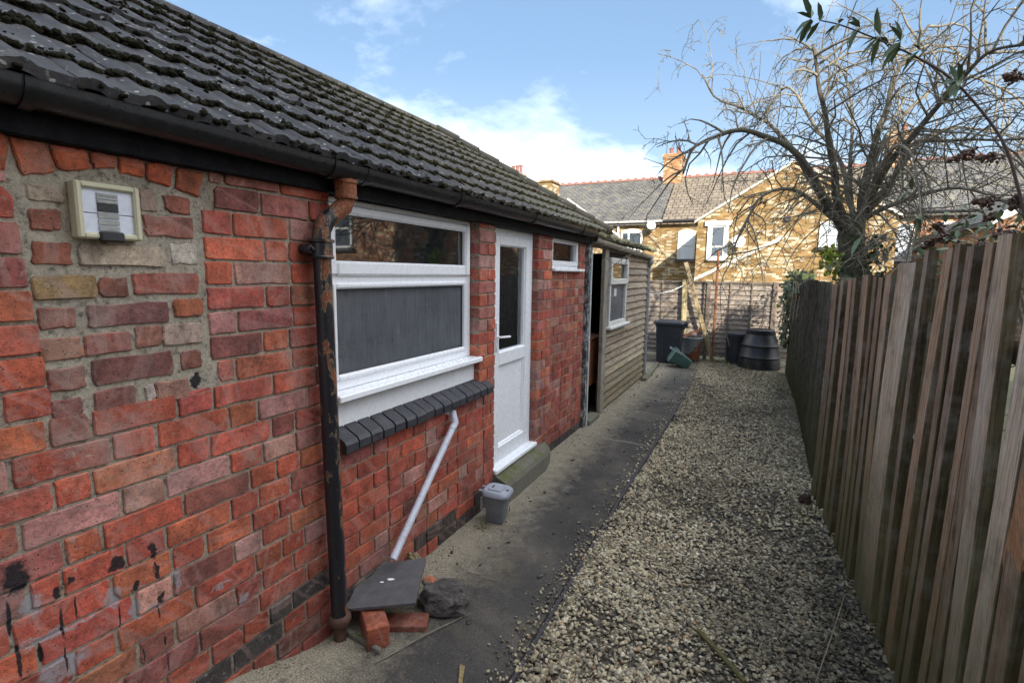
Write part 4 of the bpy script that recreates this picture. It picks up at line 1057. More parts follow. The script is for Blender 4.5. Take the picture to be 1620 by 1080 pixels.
m.build('door_post', material('flaking_blue_white_paint', lambda N: (lambda P: dict(color=N.mix(N.ramp(N.noise(N.scalev(P, (1, 1, .5)), 26, 5, .75), [(.44, 0.), (.52, 1.)]), N.mix(N.ramp(N.noise(P, 9, 3), [(.4, 0.), (.6, 1.)]), (.40, .43, .44), (.10, .17, .21)), (.055, .045, .036)), rough=.8, normal=N.bump(N.noise(P, 70, 4, .7), .6, .006)))(N.pos())), shed)
m = MB(); m.cbox(-1.752, -1.730, 5.486, 5.512, -.02, 2.04, .003); m.build('door_stop', WHITEPAINT, shed)
m = MB(); m.cbox(-1.81, -1.733, 5.405, 6.19, 2.052, 2.10, .006); m.build('door_head', SHEDPOST, shed, color=(.85, .85, .8))
m = MB(); m.cbox(-1.80, -1.745, 8.615, 8.675, 0.0, 2.05, .006); m.build('corner_post', SHEDPOST, shed, color=(.5, .5, .42))
m = MB(); m.cbox(-1.80, -1.74, 6.19, 8.63, 2.02, 2.075, .004); m.build('fascia', SHEDPOST, shed, color=(.5, .45, .36))
m = MB(); m.cbox(-1.83, -1.70, 5.515, 5.92, -.05, 0.055, .008); m.build('threshold', STEPCON, shed)
sw = bpy.data.objects.new('window', None); COL.objects.link(sw); sw.parent = shed
Ls = Vector((-1.76, 6.74, 1.05)); sw.location = Ls - wloc(shed); WLOC[sw.name] = Ls
m = MB(); bars(m, -1.80, -1.738, 6.30, 7.17, 1.08, 1.955, 0.055); m.build('frame', WHITEPAINT, sw)
m = MB(); bars(m, -1.79, -1.722, 6.285, 7.185, 1.615, 1.955, 0.075, c=.008); m.build('top_sash', WHITEPAINT, sw)
m = MB(); m.box(-1.772, -1.768, 6.34, 7.12, 1.67, 1.90); m.build('pane', GLASS, sw)
m = MB(); m.box(-1.776, -1.772, 6.34, 7.12, 1.12, 1.63); m.build('pane', FOGGLASS, sw)
m = MB(); m.cbox(-1.80, -1.685, 6.22, 7.25, 1.045, 1.082, .008); m.build('sill_board', WHITEPAINT, sw)
m = MB(); m.box(-1.7715, -1.7705, 6.62, 6.74, 1.46, 1.56); m.build('sticker', TILEW, sw)
# roof, gutter, downpipe
m = MB()
m.prism([(-1.655, 2.135), (-1.655, 2.165), (-3.7, 2.50), (-3.7, 2.46)], 'y', 5.43, 8.70); sroof = m.build('roof', material('shed_roof_felt', plain((0.06, 0.058, 0.05), .9)), shed, fixn=True)
sr = np.random.RandomState(8); C = []; S = []
for _ in range(1500):
    yy = sr.uniform(5.42, 8.70); t = abs(sr.normal()) * .18; nz = mnoise.noise(Vector((yy * 3, 0, 5)))
    k = sr.uniform(.012, .034) * (1 + .6 * nz); C.append((-1.655 - t + sr.uniform(-.01, .012), yy, 2.155 + t * .16 + sr.uniform(-.012, .018) * (1 + nz) + (0.03 if yy < 5.9 else 0) * sr.rand())); S.append((k, k * 1.2, k * .8))
V, Fc, _ = blobs(C, S, sr, 0, .3)
PALEMOSS = material('pale_dry_moss', lambda N: dict(color=N.ramp(N.noise(N.pos(), 22, 4, .7), [(.3, (.16, .15, .075)), (.6, (.32, .30, .17)), (.8, (.46, .44, .30))]), rough=.95, normal=N.bump(N.noise(N.pos(), 200, 3, .7), 1., .01)))
tag(np_mesh('moss', V, Fc, PALEMOSS, sroof), kind='stuff')
m = MB(); half_round(m, -1.698, 2.128, .046, 5.43, 8.60, dz=-.026); sg_ = m.build('gutter', material('brown_grey_gutter', plain((.34, .31, .25), .5, .2, 8, .1, dirt=(.44, .41, .33), dirtamt=.5)), shed, fixn=True); smooth_by_angle(sg_, 40)
for yy in (5.75, 6.55, 7.45, 8.15):
    m = MB(); half_round(m, -1.698, 2.127 - .026 * (yy - 5.43), .0505, yy - .014, yy + .014, th=.006); o = m.build('bracket', WHITEPAINT, sg_, fixn=True); smooth_by_angle(o, 40)
zg = 2.09 - .026 * 3.17
o = MB().tube([(-1.698, 8.57, zg), (-1.70, 8.60, zg - .05), (-1.765, 8.73, zg - .12), (-1.772, 8.745, zg - .2), (-1.772, 8.745, 1.0), (-1.770, 8.745, .02)], .042, 14).build('downpipe', PIPEGREY, shed); smooth_by_angle(o, 50)
for zz in (1.5, .42):
    m = MB(); m.lathe([(.043, -.02), (.049, -.02), (.049, .02), (.043, .02)], 14, Matrix.Translation((-1.772, 8.745, zz))); m.build('pipe_clip', PIPEGREY, shed)
cab = thing('wooden_cabinet', (-2.05, 6.2, 0.03), 'brown wooden cabinet standing inside the open shed doorway', 'cabinet')
m = MB(); m.cbox(-2.25, -1.90, 5.72, 6.6, .33, .93, .006); m.build('carcass', BROWNWOOD, cab)
m = MB(); m.cbox(-1.898, -1.88, 5.73, 6.59, .35, .91, .004); m.build('door', BROWNWOOD, cab)
m = MB(); m.cbox(-2.27, -1.87, 5.70, 6.62, .932, .955, .004); m.build('top', BROWNWOOD, cab)
for yy in (5.75, 6.53):
    for xx in (-2.23, -1.95): m = MB(); m.cbox(xx, xx + .04, yy, yy + .04, .03, .33, .004); m.build('leg', BROWNWOOD, cab)
k0, k1 = onz(1021, 603, 0), onz(1042, 577, 0)
m = MB(); dv = (k1 - k0); dv.z = 0; L = dv.length; Mx = Matrix.Translation(k0 + Vector((-.03, 0, 0))) @ Matrix.Rotation(math.atan2(dv.y, dv.x) - math.pi / 2, 4, 'Z')
m.cbox(-.045, .045, 0, L, -.05, .055, .012, Mx); o = m.build('kerb', STEPCON); tag(o, kind='structure')

# ------------------------------------------------------------------ path edging board
m = MB(); pts = [(x + .014, y) for x, y in EDGE if y < 10.0]; pts = [p for p in pts if p[1] > .5]
pts = [(edge_x(y) + .016 + .004 * mnoise.noise(Vector((y * 2, 0, 8))), y) for y in np.arange(1.0, 10.0, .3)]
rings = [[Vector((x - .009, y, -.08)), Vector((x + .009, y, -.08)), Vector((x + .009, y, (.008 if y > 3.6 else -.012) + .004 * mnoise.noise(Vector((y * 3, 1, 1))))), Vector((x - .009, y, (.008 if y > 3.6 else -.012) + .004 * mnoise.noise(Vector((y * 3, 1, 1)))))] for x, y in pts]
m.loft(rings); o = m.build('path_edging', material('dark_edging', plain((.045, .04, .045), .8, .3, 10, .4)), fixn=True)
tag(o, 'thin dark edging board between the concrete path and the gravel', 'edging')

# ------------------------------------------------------------------ slatted fence on the right
fen = thing('slatted_fence', (0.66, 3.0, 0), 'tall leaning fence of spaced weathered vertical slats on the right', 'fence')
P1, P2 = Vector((0.68, 2.61, 0)), Vector((0.508, 4.69, 0))
fdir = (P2 - P1).normalized(); fn_ = Vector((-fdir.y, fdir.x, 0))     # fn_ points to the alley
if fn_.x > 0: fn_ = -fn_
def fp(t, off, z): p = P1 + fdir * t - fn_ * off; return Vector((p.x, p.y, z))
SL = [(1289, 1297, 450, 0), (1301, 1306, 444, 0), (1313, 1319, 442, 0), (1323, 1328, 439, 0), (1337, 1343, 437, 0), (1345, 1351, 435, 0), (1353, 1358, 437, 0), (1364, 1371, 439, 0), (1378, 1388, 434, 0),
      (1389, 1416, 416, 1), (1426, 1433, 396, 1), (1446, 1459, 394, 1), (1466, 1475, 386, 1), (1484, 1496, 390, 1), (1508, 1521, 384, 1), (1531, 1548, 376, 1), (1552, 1577, 370, 1), (1590, 1622, 366, 1), (1634, 1668, 362, 1), (1690, 1730, 360, 1)]
cols = [(.72, .56, .47), (1, .97, .93), (1.0, .78, .62), (.8, .8, .75), (1.05, 1.0, .92), (.74, .6, .52), (.92, .78, .66), (.75, .72, .62)]
def slat(t0, t1, off, z0, z1, th, col, lean=0.0, leanx=0.0, bow=0.0):
    m = MB(); rings = []; K = 6; c = .003
    for k in range(K + 1):
        q = k / K; z = z0 + (z1 - z0) * q; d = lean * (q - .5) ; b = bow * math.sin(math.pi * q) + leanx * q
        zz = z
        a, e = t0 + d, t1 + d
        rings.append([fp(a, off + b, zz), fp(a, off + b - th + c, zz), fp(a + c, off + b - th, zz), fp(e - c, off + b - th, zz), fp(e, off + b - th + c, zz), fp(e, off + b, zz)])
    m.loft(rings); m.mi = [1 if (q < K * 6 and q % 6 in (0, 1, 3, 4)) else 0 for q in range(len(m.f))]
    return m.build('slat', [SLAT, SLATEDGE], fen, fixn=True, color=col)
FT = []
for i, (xa, xb, ty, grp) in enumerate(SL):
    A = onplane(xa, 780, P1, fn_); B = onplane(xb, 780, P1, fn_)
    ta, tb = sorted(((A - P1).dot(fdir), (B - P1).dot(fdir)))
    FT.append((ta, tb))
    xm = (xa + xb) / 2; topx = xm + (xm - 725) / 5700 * (780 - ty)
    zt = onplane(topx, ty, P1, fn_).z
    w = tb - ta; thk = .036
    c = cols[(i * 5 + (i // 3)) % 8] if i not in (9, 16, 17) else (1.25, 1.12, 1.0)
    k = U(.85, 1.1); c = tuple(v * k for v in c)
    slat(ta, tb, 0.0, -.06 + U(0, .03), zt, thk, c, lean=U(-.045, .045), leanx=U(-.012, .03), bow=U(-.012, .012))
# slats on the far side of the rails, seen through the gaps
FT.sort()
for (a0, a1), (b0, b1) in zip(FT[:-1], FT[1:]):
    gap = b0 - a1
    if gap < .03: continue
    n_ = 1 if gap < .2 else 2
    for q in range(n_):
        c = a1 + gap * (q + .5) / n_ + U(-.01, .01); w = min(.10, gap / n_ + .02)
        if rnd.random() < .5: continue
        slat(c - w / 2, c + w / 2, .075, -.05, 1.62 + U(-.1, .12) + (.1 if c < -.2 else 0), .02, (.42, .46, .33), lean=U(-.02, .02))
tmin, tmax = FT[0][0] - .1, FT[-1][1] + .1
for z in (.32, .98, 1.52):
    m = MB(); rings = [[fp(t, .004, z - .035), fp(t, .050, z - .04), fp(t, .050, z + .03), fp(t, .004, z + .04)] for t in np.linspace(tmin, tmax, 8)]
    m.loft(rings); m.build('rail', SLAT, fen, fixn=True, color=(.5, .5, .42))
for t in (tmin + .3, .42, tmax - .05):
    m = MB(); rings = [[fp(t - .04, .055, z), fp(t + .04, .055, z), fp(t + .04, .135, z), fp(t - .04, .135, z)] for z in (-.1, 1.75)]
    m.loft(rings); m.build('post', SLAT, fen, fixn=True, color=(.5, .55, .4))
# loose board leaning against the near end
A, B = onz(1560, 1085, 0.28), onplane(1625, 850, P1 + fn_ * .04, fn_)
ld = thing('loose_board', (A.x, A.y, 0), 'orange brown loose board leaning against the slatted fence at the bottom right', 'board')
d = (B - A).normalized(); A2 = A - d * (A.z / d.z); B2 = B + d * .25
side = d.cross(fn_).normalized(); m = MB()
m.loft([[p - side * .05 + fn_ * .02, p + side * .05 + fn_ * .02, p + side * .05, p - side * .05] for p in (A2, (A2 + B2) / 2, B2)])
m.build('plank', SLAT, ld, fixn=True, color=(1.15, .75, .5))
# black pipe stub poking through
A = onplane(1452, 553, P1 - fn_ * .03, fn_)
m = MB(); m.tube([A - fdir * .03 - fn_ * .08, A + Vector((.12, -.02, -.005)) , A + Vector((.30, -.06, -.012))], .028, 12); o = m.build('pipe_stub', GUTTER)
tag(o, 'short black pipe end sticking out behind the fence slats', 'pipe')

# ------------------------------------------------------------------ dark close-boarded panel further on
cb = thing('closeboard_fence', (0.52, 7.6, 0), 'dark close-boarded fence panel with green algae in front of the compost bin', 'fence')
y = 5.02
ztop = lambda y: float(np.interp(y, [5, 6, 8, 10.3], [1.70, 1.70, 1.72, 1.64]))
while y < 10.25:
    w = .104 * U(.95, 1.05); x = fence_x(y + w / 2)
    m = MB(); tz = ztop(y) + U(-.015, .015); lean = .02
    m.loft([[Vector((x - .004 + q, y - .012, z)), Vector((x - .022 + q, y - .012 + U(-.001, .001), z)), Vector((x - .012 + q, y + w, z)), Vector((x - .004 + q, y + w, z))] for z, q in ((-.08, 0), (.9, .004), (tz, lean))])
    k = U(.7, 1.15); m.build('board', CLOSEBOARD, cb, fixn=True, color=(k, k, k * .97)); y += w
for z in (.35, 1.0, 1.5):
    m = MB(); m.loft([[Vector((fence_x(y) + .002 + lean * z / 1.7, y, z - .04)), Vector((fence_x(y) + .06, y, z - .04)), Vector((fence_x(y) + .06, y, z + .04)), Vector((fence_x(y) + .002 + lean * z / 1.7, y, z + .03))] for y in (5.0, 6.5, 8.0, 10.2)]); m.build('rail', CLOSEBOARD, cb, fixn=True)
m = MB(); m.cbox(.555, .64, 4.90, 4.99, -.1, 1.62, .004); m.build('post', CLOSEBOARD, cb)
gp = ony(1278, 445, 9.2); m = MB(); m.cbox(gp.x - .09, gp.x + .09, 9.15, 9.25, -.1, gp.z + .12, .01); m.build('post', material('green_post', plain((.10, .13, .05), .9)), cb)

# ------------------------------------------------------------------ lap panel fence across the end
lf = thing('lap_fence', (-.9, 11.35, 0), 'weathered brown lap panel fence across the far end of the passage', 'fence')
LY = 11.35
bx_ = [ony(px, 500, LY).x for px in (985, 1046, 1083, 1119, 1153, 1187, 1223)]
ztop_l = ony(1130, 446, LY).z
pan = [(-4.3, bx_[0]), (bx_[0] , bx_[3]), (bx_[3], bx_[6] + .02), (bx_[6] + .02, bx_[6] + .42)]
for (xa, xb) in pan:
    z = .06
    while z < ztop_l - .05:
        h = .108; m = MB(); K = 14; rings = []
        ph = U(0, 99)
        for k in range(K + 1):
            x = xa + .03 + (xb - xa - .06) * k / K; w = .010 * mnoise.noise(Vector((x * 2.2 + ph, z * 5, 0))) + .006 * mnoise.noise(Vector((x * 7 + ph, z * 5, 0)))
            tz = min(z + h + .02, ztop_l - .015)
            rings.append([Vector((x, LY - .046 - .006 * mnoise.noise(Vector((x * 3, z * 7, 4))), z + w)), Vector((x, LY - .030, z + w - .001)), Vector((x, LY - .002, tz)), Vector((x, LY - .010, tz))])
        m.loft(rings); k = U(.8, 1.12); m.build('board', LAPWOOD, lf, fixn=True, color=(k, k * U(.95, 1.), k * U(.92, 1.))); z += h * .93
    m = MB(); m.cbox(xa + .02, xb - .02, LY - .060, LY + .01, ztop_l - .025, ztop_l + .012, .004); m.build('top_rail', LAPWOOD, lf, color=(.6, .58, .55))
for i, x in enumerate(bx_):
    thick = i in (0, 3, 6)
    m = MB(); w = .038 if thick else .014; m.cbox(x - w, x + w, LY - (.080 if thick else .066), LY - .0245, 0, ztop_l + (.02 if thick else -.02), .004)
    m.build('post' if thick else 'batten', LAPWOOD, lf, color=(.55, .52, .5) if thick else (.62, .58, .54))
# ------------------------------------------------------------------ bins and odds and ends
DARKBIN = material('dark_grey_bin_plastic', plain((.028, .031, .040), .5, .15, 5, .05, .45, dirt=(.09, .09, .09), dirtamt=.3))
BLACKBIN = material('black_bin_plastic', plain((.011, .011, .013), .45, .2, 5, .05, .5, dirt=(.05, .05, .045), dirtamt=.35))
def bent_box(rings, n=4): return [rect_ring(w, d, z, r, n, cx, cy) for (w, d, z, r, cx, cy) in rings]
bp_ = onz(1055, 575, 0); wb = thing('wheelie_bin', (bp_.x, 10.5, 0), 'tall dark grey wheeled bin with closed lid beside the shed', 'wheeled bin')
Mb = Matrix.Translation((bp_.x, 10.52, 0))
def bpart(name, m, mat=DARKBIN, par=wb, ang=35): o = m.build(name, mat, par, fixn=True); smooth_by_angle(o, ang); return o
m = MB(); m.loft(bent_box([(.40, .38, .015, .03, -.02, 0), (.42, .40, .05, .03, -.02, 0), (.50, .46, .74, .035, -.01, 0), (.53, .49, .75, .035, -.01, 0), (.53, .49, .78, .035, -.01, 0)]), M=Mb); bpart('body', m)
for yy in (-.12, .02): m = MB(); m.cbox(yy, yy + .018, -.238, -.222, .12, .72, .004, Mb); bpart('rib', m)
m = MB(); m.loft(bent_box([(.58, .53, .778, .04, -.015, 0), (.585, .535, .800, .04, -.015, 0), (.56, .51, .825, .05, -.015, 0), (.40, .40, .846, .06, -.03, 0)]), M=Mb); bpart('lid', m)
m = MB(); m.tube([Mb @ Vector((.24, -.20, .79)), Mb @ Vector((.32, -.20, .81)), Mb @ Vector((.345, -.20, .82)), Mb @ Vector((.345, .20, .82)), Mb @ Vector((.32, .20, .81)), Mb @ Vector((.24, .20, .79))], .014, 8); m.box(.22, .30, -.19, -.16, .69, .80, Mb); m.box(.22, .30, .16, .19, .69, .80, Mb); bpart('handle', m)
for yy in (-.205, .205):
    m = MB(); m.lathe([(.05, -.022), (.095, -.022), (.10, -.012), (.10, .012), (.095, .022), (.05, .022)], 20, Mb @ Matrix.Translation((.14, yy, .10)) @ Matrix.Rotation(math.pi / 2, 4, 'X')); bpart('wheel', m, BLACKBIN)
# galvanised dustbin
gx = ony(1094, 550, 10.95).x
db = thing('metal_dustbin', (gx, 10.95, 0), 'old galvanised metal dustbin with a rusty side next to the wheeled bin', 'dustbin')
def m_galv(N):
    P = N.pos(); a = N.noise(P, 6, 5, .7); b = N.noise(P, 50, 4, .7); x = N.xyz(P)[0]; z = N.xyz(P)[2]
    mask = N.math('ADD', N.math('ADD', N.math('MULTIPLY', N.math('SUBTRACT', x, gx), 1.6), N.math('MULTIPLY', N.math('SUBTRACT', .25, z), 1.6)), a)
    r = N.ramp(mask, [(.52, 0.), (.62, 1.)])
    col = N.mix(r, N.ramp(b, [(.3, (.20, .21, .22)), (.7, (.33, .34, .35))]), N.ramp(b, [(.3, (.09, .030, .016)), (.7, (.22, .075, .03))]))
    return dict(color=col, rough=N.mix(r, .45, .9), metal=N.math('MULTIPLY', N.math('SUBTRACT', 1.0, r), .35), normal=N.bump(b, .3, .004))
GALV = material('galvanised_steel', m_galv); RUST = material('rusty_sheet', plain((.20, .075, .028), .85, .4, 15, .4, dirt=(.07, .03, .02), dirtamt=.6))
m = MB(); m.lathe([(.165, .02), (.168, .05), (.205, .46), (.212, .47), (.212, .49), (.200, .495), (.195, .44), (.16, .06)], 28, Matrix.Translation((gx, 10.95, 0)), cap1=True); bpart('body', m, GALV, db)
m = MB(); m.lathe([(.213, .47), (.220, .478), (.213, .487)], 28, Matrix.Translation((gx, 10.95, 0)), False, False); bpart('rim', m, GALV, db)
Mr = Matrix.Translation((gx - .02, 10.93, .54)) @ Matrix.Rotation(math.radians(-24), 4, 'Y') @ Matrix.Rotation(.15, 4, 'X')
m = MB(); K = 7; rings = []
for k in range(K + 1):
    x = -.22 + .44 * k / K; b = .012 * math.sin(k * 2.2) + (.03 if k == K else 0); rings.append([Mr @ Vector((x, -.14, b)), Mr @ Vector((x, .14, b + .02)), Mr @ Vector((x, .14, b + .026)), Mr @ Vector((x, -.14, b + .006))])
m.loft(rings); o = m.build('rusty_sheet', RUST, fixn=True); tag(o, 'bent rusty metal sheet lying across the open dustbin', 'metal sheet')
V, Fc, _ = blobs([(gx + .05, 10.80, .545)], [(.075, .06, .06)], np.random.RandomState(4), 1, .15)
o = np_mesh('stone', V, Fc, material('pale_pink_stone', plain((.40, .29, .24), .9, .2, 12, .4))); tag(o, 'pale pinkish stone on top of the metal dustbin', 'stone')
# green recycling box lying tilted
c = onz(1083, 577, 0); gb = thing('recycling_box', (c.x, 10.0, 0), 'small green plastic caddy tipped over on the path by the wheeled bin', 'caddy')
GREEN = material('green_plastic', plain((.050, .115, .095), .42, .1, 8, .05, .5, dirt=(.12, .13, .12), dirtamt=.3))
Mg = Matrix.Translation((c.x - .04, 10.05, .135)) @ Matrix.Rotation(.25, 4, 'Z') @ Matrix.Rotation(math.radians(-58), 4, 'Y')
m = MB(); m.loft(bent_box([(.19, .24, -.17, .03, 0, 0), (.20, .25, -.16, .03, 0, 0), (.26, .31, .15, .03, 0, 0), (.29, .34, .155, .03, 0, 0), (.29, .34, .18, .03, 0, 0)]), M=Mg); bpart('body', m, GREEN, gb)
m = MB(); m.loft(bent_box([(.30, .35, .182, .03, 0, 0), (.30, .35, .20, .03, 0, 0), (.22, .26, .222, .04, 0, 0)]), M=Mg); bpart('lid', m, GREEN, gb)
m = MB(); m.tube([Mg @ Vector(p) for p in ((.10, -.17, .10), (.10, -.21, .17), (.09, -.20, .27), (.08, 0, .30), (.09, .20, .27), (.10, .21, .17), (.10, .17, .10))], .010, 6); bpart('handle', m, PIPEGREY, gb)
# lidded bin and compost bin in the corner
cx_ = ony(1165, 545, 11.0).x
lb = thing('lidded_bin', (cx_, 11.0, 0), 'dark grey round bin with lid between the rusty pole and the compost bin', 'bin')
m = MB(); m.lathe([(.17, 0), (.175, .02), (.205, .58), (.21, .59)], 26, Matrix.Translation((cx_, 11.0, 0))); bpart('body', m, DARKBIN, lb)
m = MB(); m.lathe([(.222, .57), (.226, .585), (.222, .625), (.20, .64), (.10, .655), (.01, .66)], 26, Matrix.Translation((cx_, 11.0, 0))); bpart('lid', m, DARKBIN, lb)
cx_ = ony(1201, 560, 10.72).x
cb2 = thing('compost_bin', (cx_, 10.72, 0), 'squat black plastic compost bin with ridges in the far right corner', 'compost bin')
prof = []
for z, r in ((0, .375), (.03, .38), (.20, .36), (.215, .37), (.235, .37), (.25, .355), (.42, .325), (.435, .335), (.455, .335), (.47, .32), (.62, .27), (.66, .255), (.67, .262), (.69, .262)): prof.append((r, z))
m = MB(); m.lathe(prof, 36, Matrix.Translation((cx_, 10.72, 0))); bpart('body', m, BLACKBIN, cb2)
m = MB(); m.lathe([(.235, .685), (.24, .70), (.24, .735), (.225, .75), (.19, .755), (.185, .742), (.02, .742)], 36, Matrix.Translation((cx_, 10.72, 0))); bpart('lid', m, BLACKBIN, cb2)
# post, leaning plank, rusty pole, washing line
a, b = ony(1084, 442, 11.2), ony(1080, 566, 11.2)
m = MB(); m.cbox(-.05, .05, -.04, .04, 0, a.z, .006, Matrix.Translation((b.x, 11.2, 0)) @ Matrix.Rotation((a.x - b.x) / a.z, 4, 'Y')); o = m.build('wooden_post', YELLOWWOOD, color=(1, 1, 1)); tag(o, 'upright yellowish softwood post in front of the lap fence', 'post')
a, b = ony(1085, 415, 11.1), ony(1114, 522, 11.1)
d = a - b; L = d.length; m = MB(); m.cbox(-.038, .038, -.02, .02, -.62, L, .004, Matrix.Translation(b) @ Matrix.Rotation(math.atan2(d.x, d.z), 4, 'Y')); o = m.build('leaning_plank', YELLOWWOOD, color=(.9, .85, .85)); tag(o, 'narrow plank leaning at a slant against the lap fence', 'plank')
a, b = ony(1137, 398, 10.9), ony(1127, 566, 10.9)
rp_ = thing('rusty_pole', (b.x, 10.9, 0), 'thin rusty metal pole standing before the lap fence', 'pole')
m = MB(); m.tube([(b.x, 10.9, -.05), ((a.x + b.x) / 2, 10.9, a.z / 2), (a.x, 10.9, a.z)], .024, 10); o = m.build('shaft', RUST, rp_); smooth_by_angle(o, 50)
m = MB(); m.tube([(a.x - .06, 10.9, a.z - .01), (a.x + .06, 10.9, a.z - .01)], .014, 8); m.build('cross_bar', RUST, rp_)
a, b = Vector((-1.772, 8.79, 1.42)), ony(1080, 452, 11.16)
m = MB(); m.tube([a + (b - a) * t - Vector((0, 0, .05 * math.sin(math.pi * t))) for t in np.linspace(0, 1, 9)], .007, 6); o = m.build('washing_line', material('white_cord', plain((.7, .7, .68), .7))); tag(o, 'white cord strung from the shed downpipe to the softwood post', 'cord')
# little grey caddy bin by the door
p = onz(786, 822, 0); mb = thing('caddy_bin', (p.x, p.y, 0), 'little light grey lidded caddy bin on the path beside the doorstep', 'caddy bin')
GREYP = material('light_grey_plastic', plain((.30, .325, .38), .45, .1, 10, .06, .45, dirt=(.18, .17, .16), dirtamt=.4)); GREYB = material('dusty_grey_plastic', plain((.17, .18, .195), .6, .15, 14, .08, .4, dirt=(.11, .10, .09), dirtamt=.6))
Mm = Matrix.Translation((p.x, p.y, 0)) @ Matrix.Rotation(math.radians(8), 4, 'Z')
m = MB(); m.loft(bent_box([(.115, .115, .003, .02, 0, 0), (.12, .12, .012, .02, 0, 0), (.155, .15, .185, .022, 0, 0), (.165, .16, .187, .022, 0, 0), (.165, .16, .20, .022, 0, 0)]), M=Mm); bpart('body', m, GREYB, mb)
Ml = Mm @ Matrix.Translation((0, 0, .203)) @ Matrix.Rotation(math.radians(3), 4, 'Y')
m = MB(); m.loft([rect_ring(.195, .185, 0, .045, 6, .004, 0), rect_ring(.20, .19, .004, .05, 6, .004, 0), rect_ring(.195, .185, .022, .05, 6, .004, 0), rect_ring(.175, .165, .034, .05, 6, .004, 0)], M=Ml); bpart('lid', m, GREYP, mb)
m = MB(); m.loft([rect_ring(.115, .115, .033, .022, 4, -.004, 0), rect_ring(.105, .105, .044, .022, 4, -.004, 0)], M=Ml); bpart('lid_panel', m, GREYP, mb)
m = MB(); m.cbox(-.035, -.025, -.022, .022, .044, .0465, .001, Ml); bpart('slot', m, RUBBERSEAL, mb)
m = MB(); m.lathe([(.010, .030), (.010, .037)], 10, Ml @ Matrix.Translation((.075, 0, 0))); bpart('latch', m, RUBBERSEAL, mb)
for yy in (-.05, .02): m = MB(); m.cbox(-.125, -.085, yy, yy + .016, .008, .022, .004, Ml); bpart('hinge_lug', m, GREYP, mb)
m = MB(); m.tube([Mm @ Vector(q) for q in ((-.075, -.055, .19), (-.098, -.055, .18), (-.098, -.055, .09), (-.075, -.055, .085))], .007, 6); bpart('handle', m, GREYP, mb)

# ------------------------------------------------------------------ the heap by the downpipe
q = [(545, 963), (657, 953), (674, 884), (580, 896)]
TQ = [onz(q[0][0], q[0][1], .135), onz(q[1][0], q[1][1], .150), onz(q[2][0], q[2][1], .165), onz(q[3][0], q[3][1], .150)]
m = MB(); K = 8; nrm = (TQ[1] - TQ[0]).cross(TQ[3] - TQ[0]).normalized()
if nrm.z < 0: nrm = -nrm
rings = []
for k in range(K + 1):
    t = k / K; a = TQ[0].lerp(TQ[3], t); b = TQ[1].lerp(TQ[2], t)
    h = .010 * math.exp(-((t - .48) / .07) ** 2) + .012 * math.exp(-((t - .97) / .06) ** 2)
    rings.append([a + nrm * h, b + nrm * h, b + nrm * (h - .014), a + nrm * (h - .014)])
m.loft(rings); LOOSE = material('loose_tile_grey', plain((.075, .073, .078), .65, .25, 12, .35, dirt=(.13, .125, .12), dirtamt=.5))
lt = thing('loose_roof_tile', tuple((TQ[0] + TQ[2]) / 2 - Vector((0, 0, .02))), 'dark grey roof tile laid flat over bricks at the foot of the downpipe', 'roof tile')
m.build('tile', LOOSE, lt, fixn=True)
m = MB(); cc = TQ[0].lerp(TQ[2], .52)
for a, s in ((cc + Vector((0, .01, 0)), .012), (cc + Vector((-.025, -.03, 0)), .007)):
    m.lathe([(s, 0), (s * 1.1, .0015), (s * .6, .003)], 8, Matrix.Translation(a + nrm * .005) @ Matrix.Rotation(.4, 4, 'Z') @ Matrix.Diagonal((1.6, .7, 1, 1)))
m.build('bird_dropping', UPVC, lt)
def loose_brick(base, size, rot, label, tint):
    M = Matrix.Translation(base) @ rot; m = MB(); a, b, c = size
    m.cbox(-a / 2, a / 2, -b / 2, b / 2, 0, c, .005, M)
    m.tint = [tint] * len(m.v); m.loc = [tuple(Vector(v) - Vector(base) + Vector((3, 7, 1))) for v in m.v]
    o = m.build('loose_brick', BRICK); tag(o, label, 'brick', 'loose bricks by the downpipe'); return o
b0 = onz(588, 1016, 0.005)
loose_brick(b0 + Vector((-.035, .055, -.005)), (.23, .105, .115), Matrix.Rotation(math.radians(-38), 4, 'Z'), 'red brick standing on edge propping up the loose roof tile', (.42, .105, .05))
b1 = onz(640, 1000, 0.0)
loose_brick(b1 + Vector((-.03, .05, -.035)), (.22, .105, .065), Matrix.Rotation(math.radians(28), 4, 'Z'), 'red brick lying flat behind the upright brick under the roof tile', (.30, .085, .05))
def lump(name, c, s, mat, seed, label, cat, sub=3, amp=.3, fr=9):
    V0, F0 = ico(sub); V = []
    for v in V0:
        k = 1 + amp * mnoise.noise(Vector(v) * 1.7 + Vector((seed, 0, 0))) + amp * .5 * mnoise.noise(Vector(v) * 4 + Vector((seed, 3, 0))) + amp * .25 * mnoise.noise(Vector(v) * fr + Vector((seed, 3, 0)))
        V.append((c[0] + v[0] * s[0] * k, c[1] + v[1] * s[1] * k, max(-.01, c[2] + v[2] * s[2] * k)))
    o = np_mesh(name, V, F0, mat); tag(o, label, cat); smooth_by_angle(o, 30); return o
c = onz(690, 970, 0)
CONC = material('rough_concrete_lump', lambda N: (lambda P: dict(color=N.mix(1.0, N.ramp(N.noise(P, 16, 5, .75), [(.3, (.07, .063, .058)), (.55, (.16, .145, .13)), (.75, (.30, .28, .25))]), N.ramp(N.noise(P, 150, 3, .7), [(.3, .6), (.7, 1.25)]), 'MULTIPLY'), rough=.95, normal=N.bump(N.math('ADD', N.noise(P, 30, 5, .8), N.math('MULTIPLY', N.noise(P, 120, 4, .8), .5)), 1.0, .02)))(N.pos()))
lump('concrete_lump', (c.x, c.y + .06, .055), (.145, .095, .085), CONC, 3.1, 'rough grey lump of concrete beside the loose roof tile', 'concrete lump')
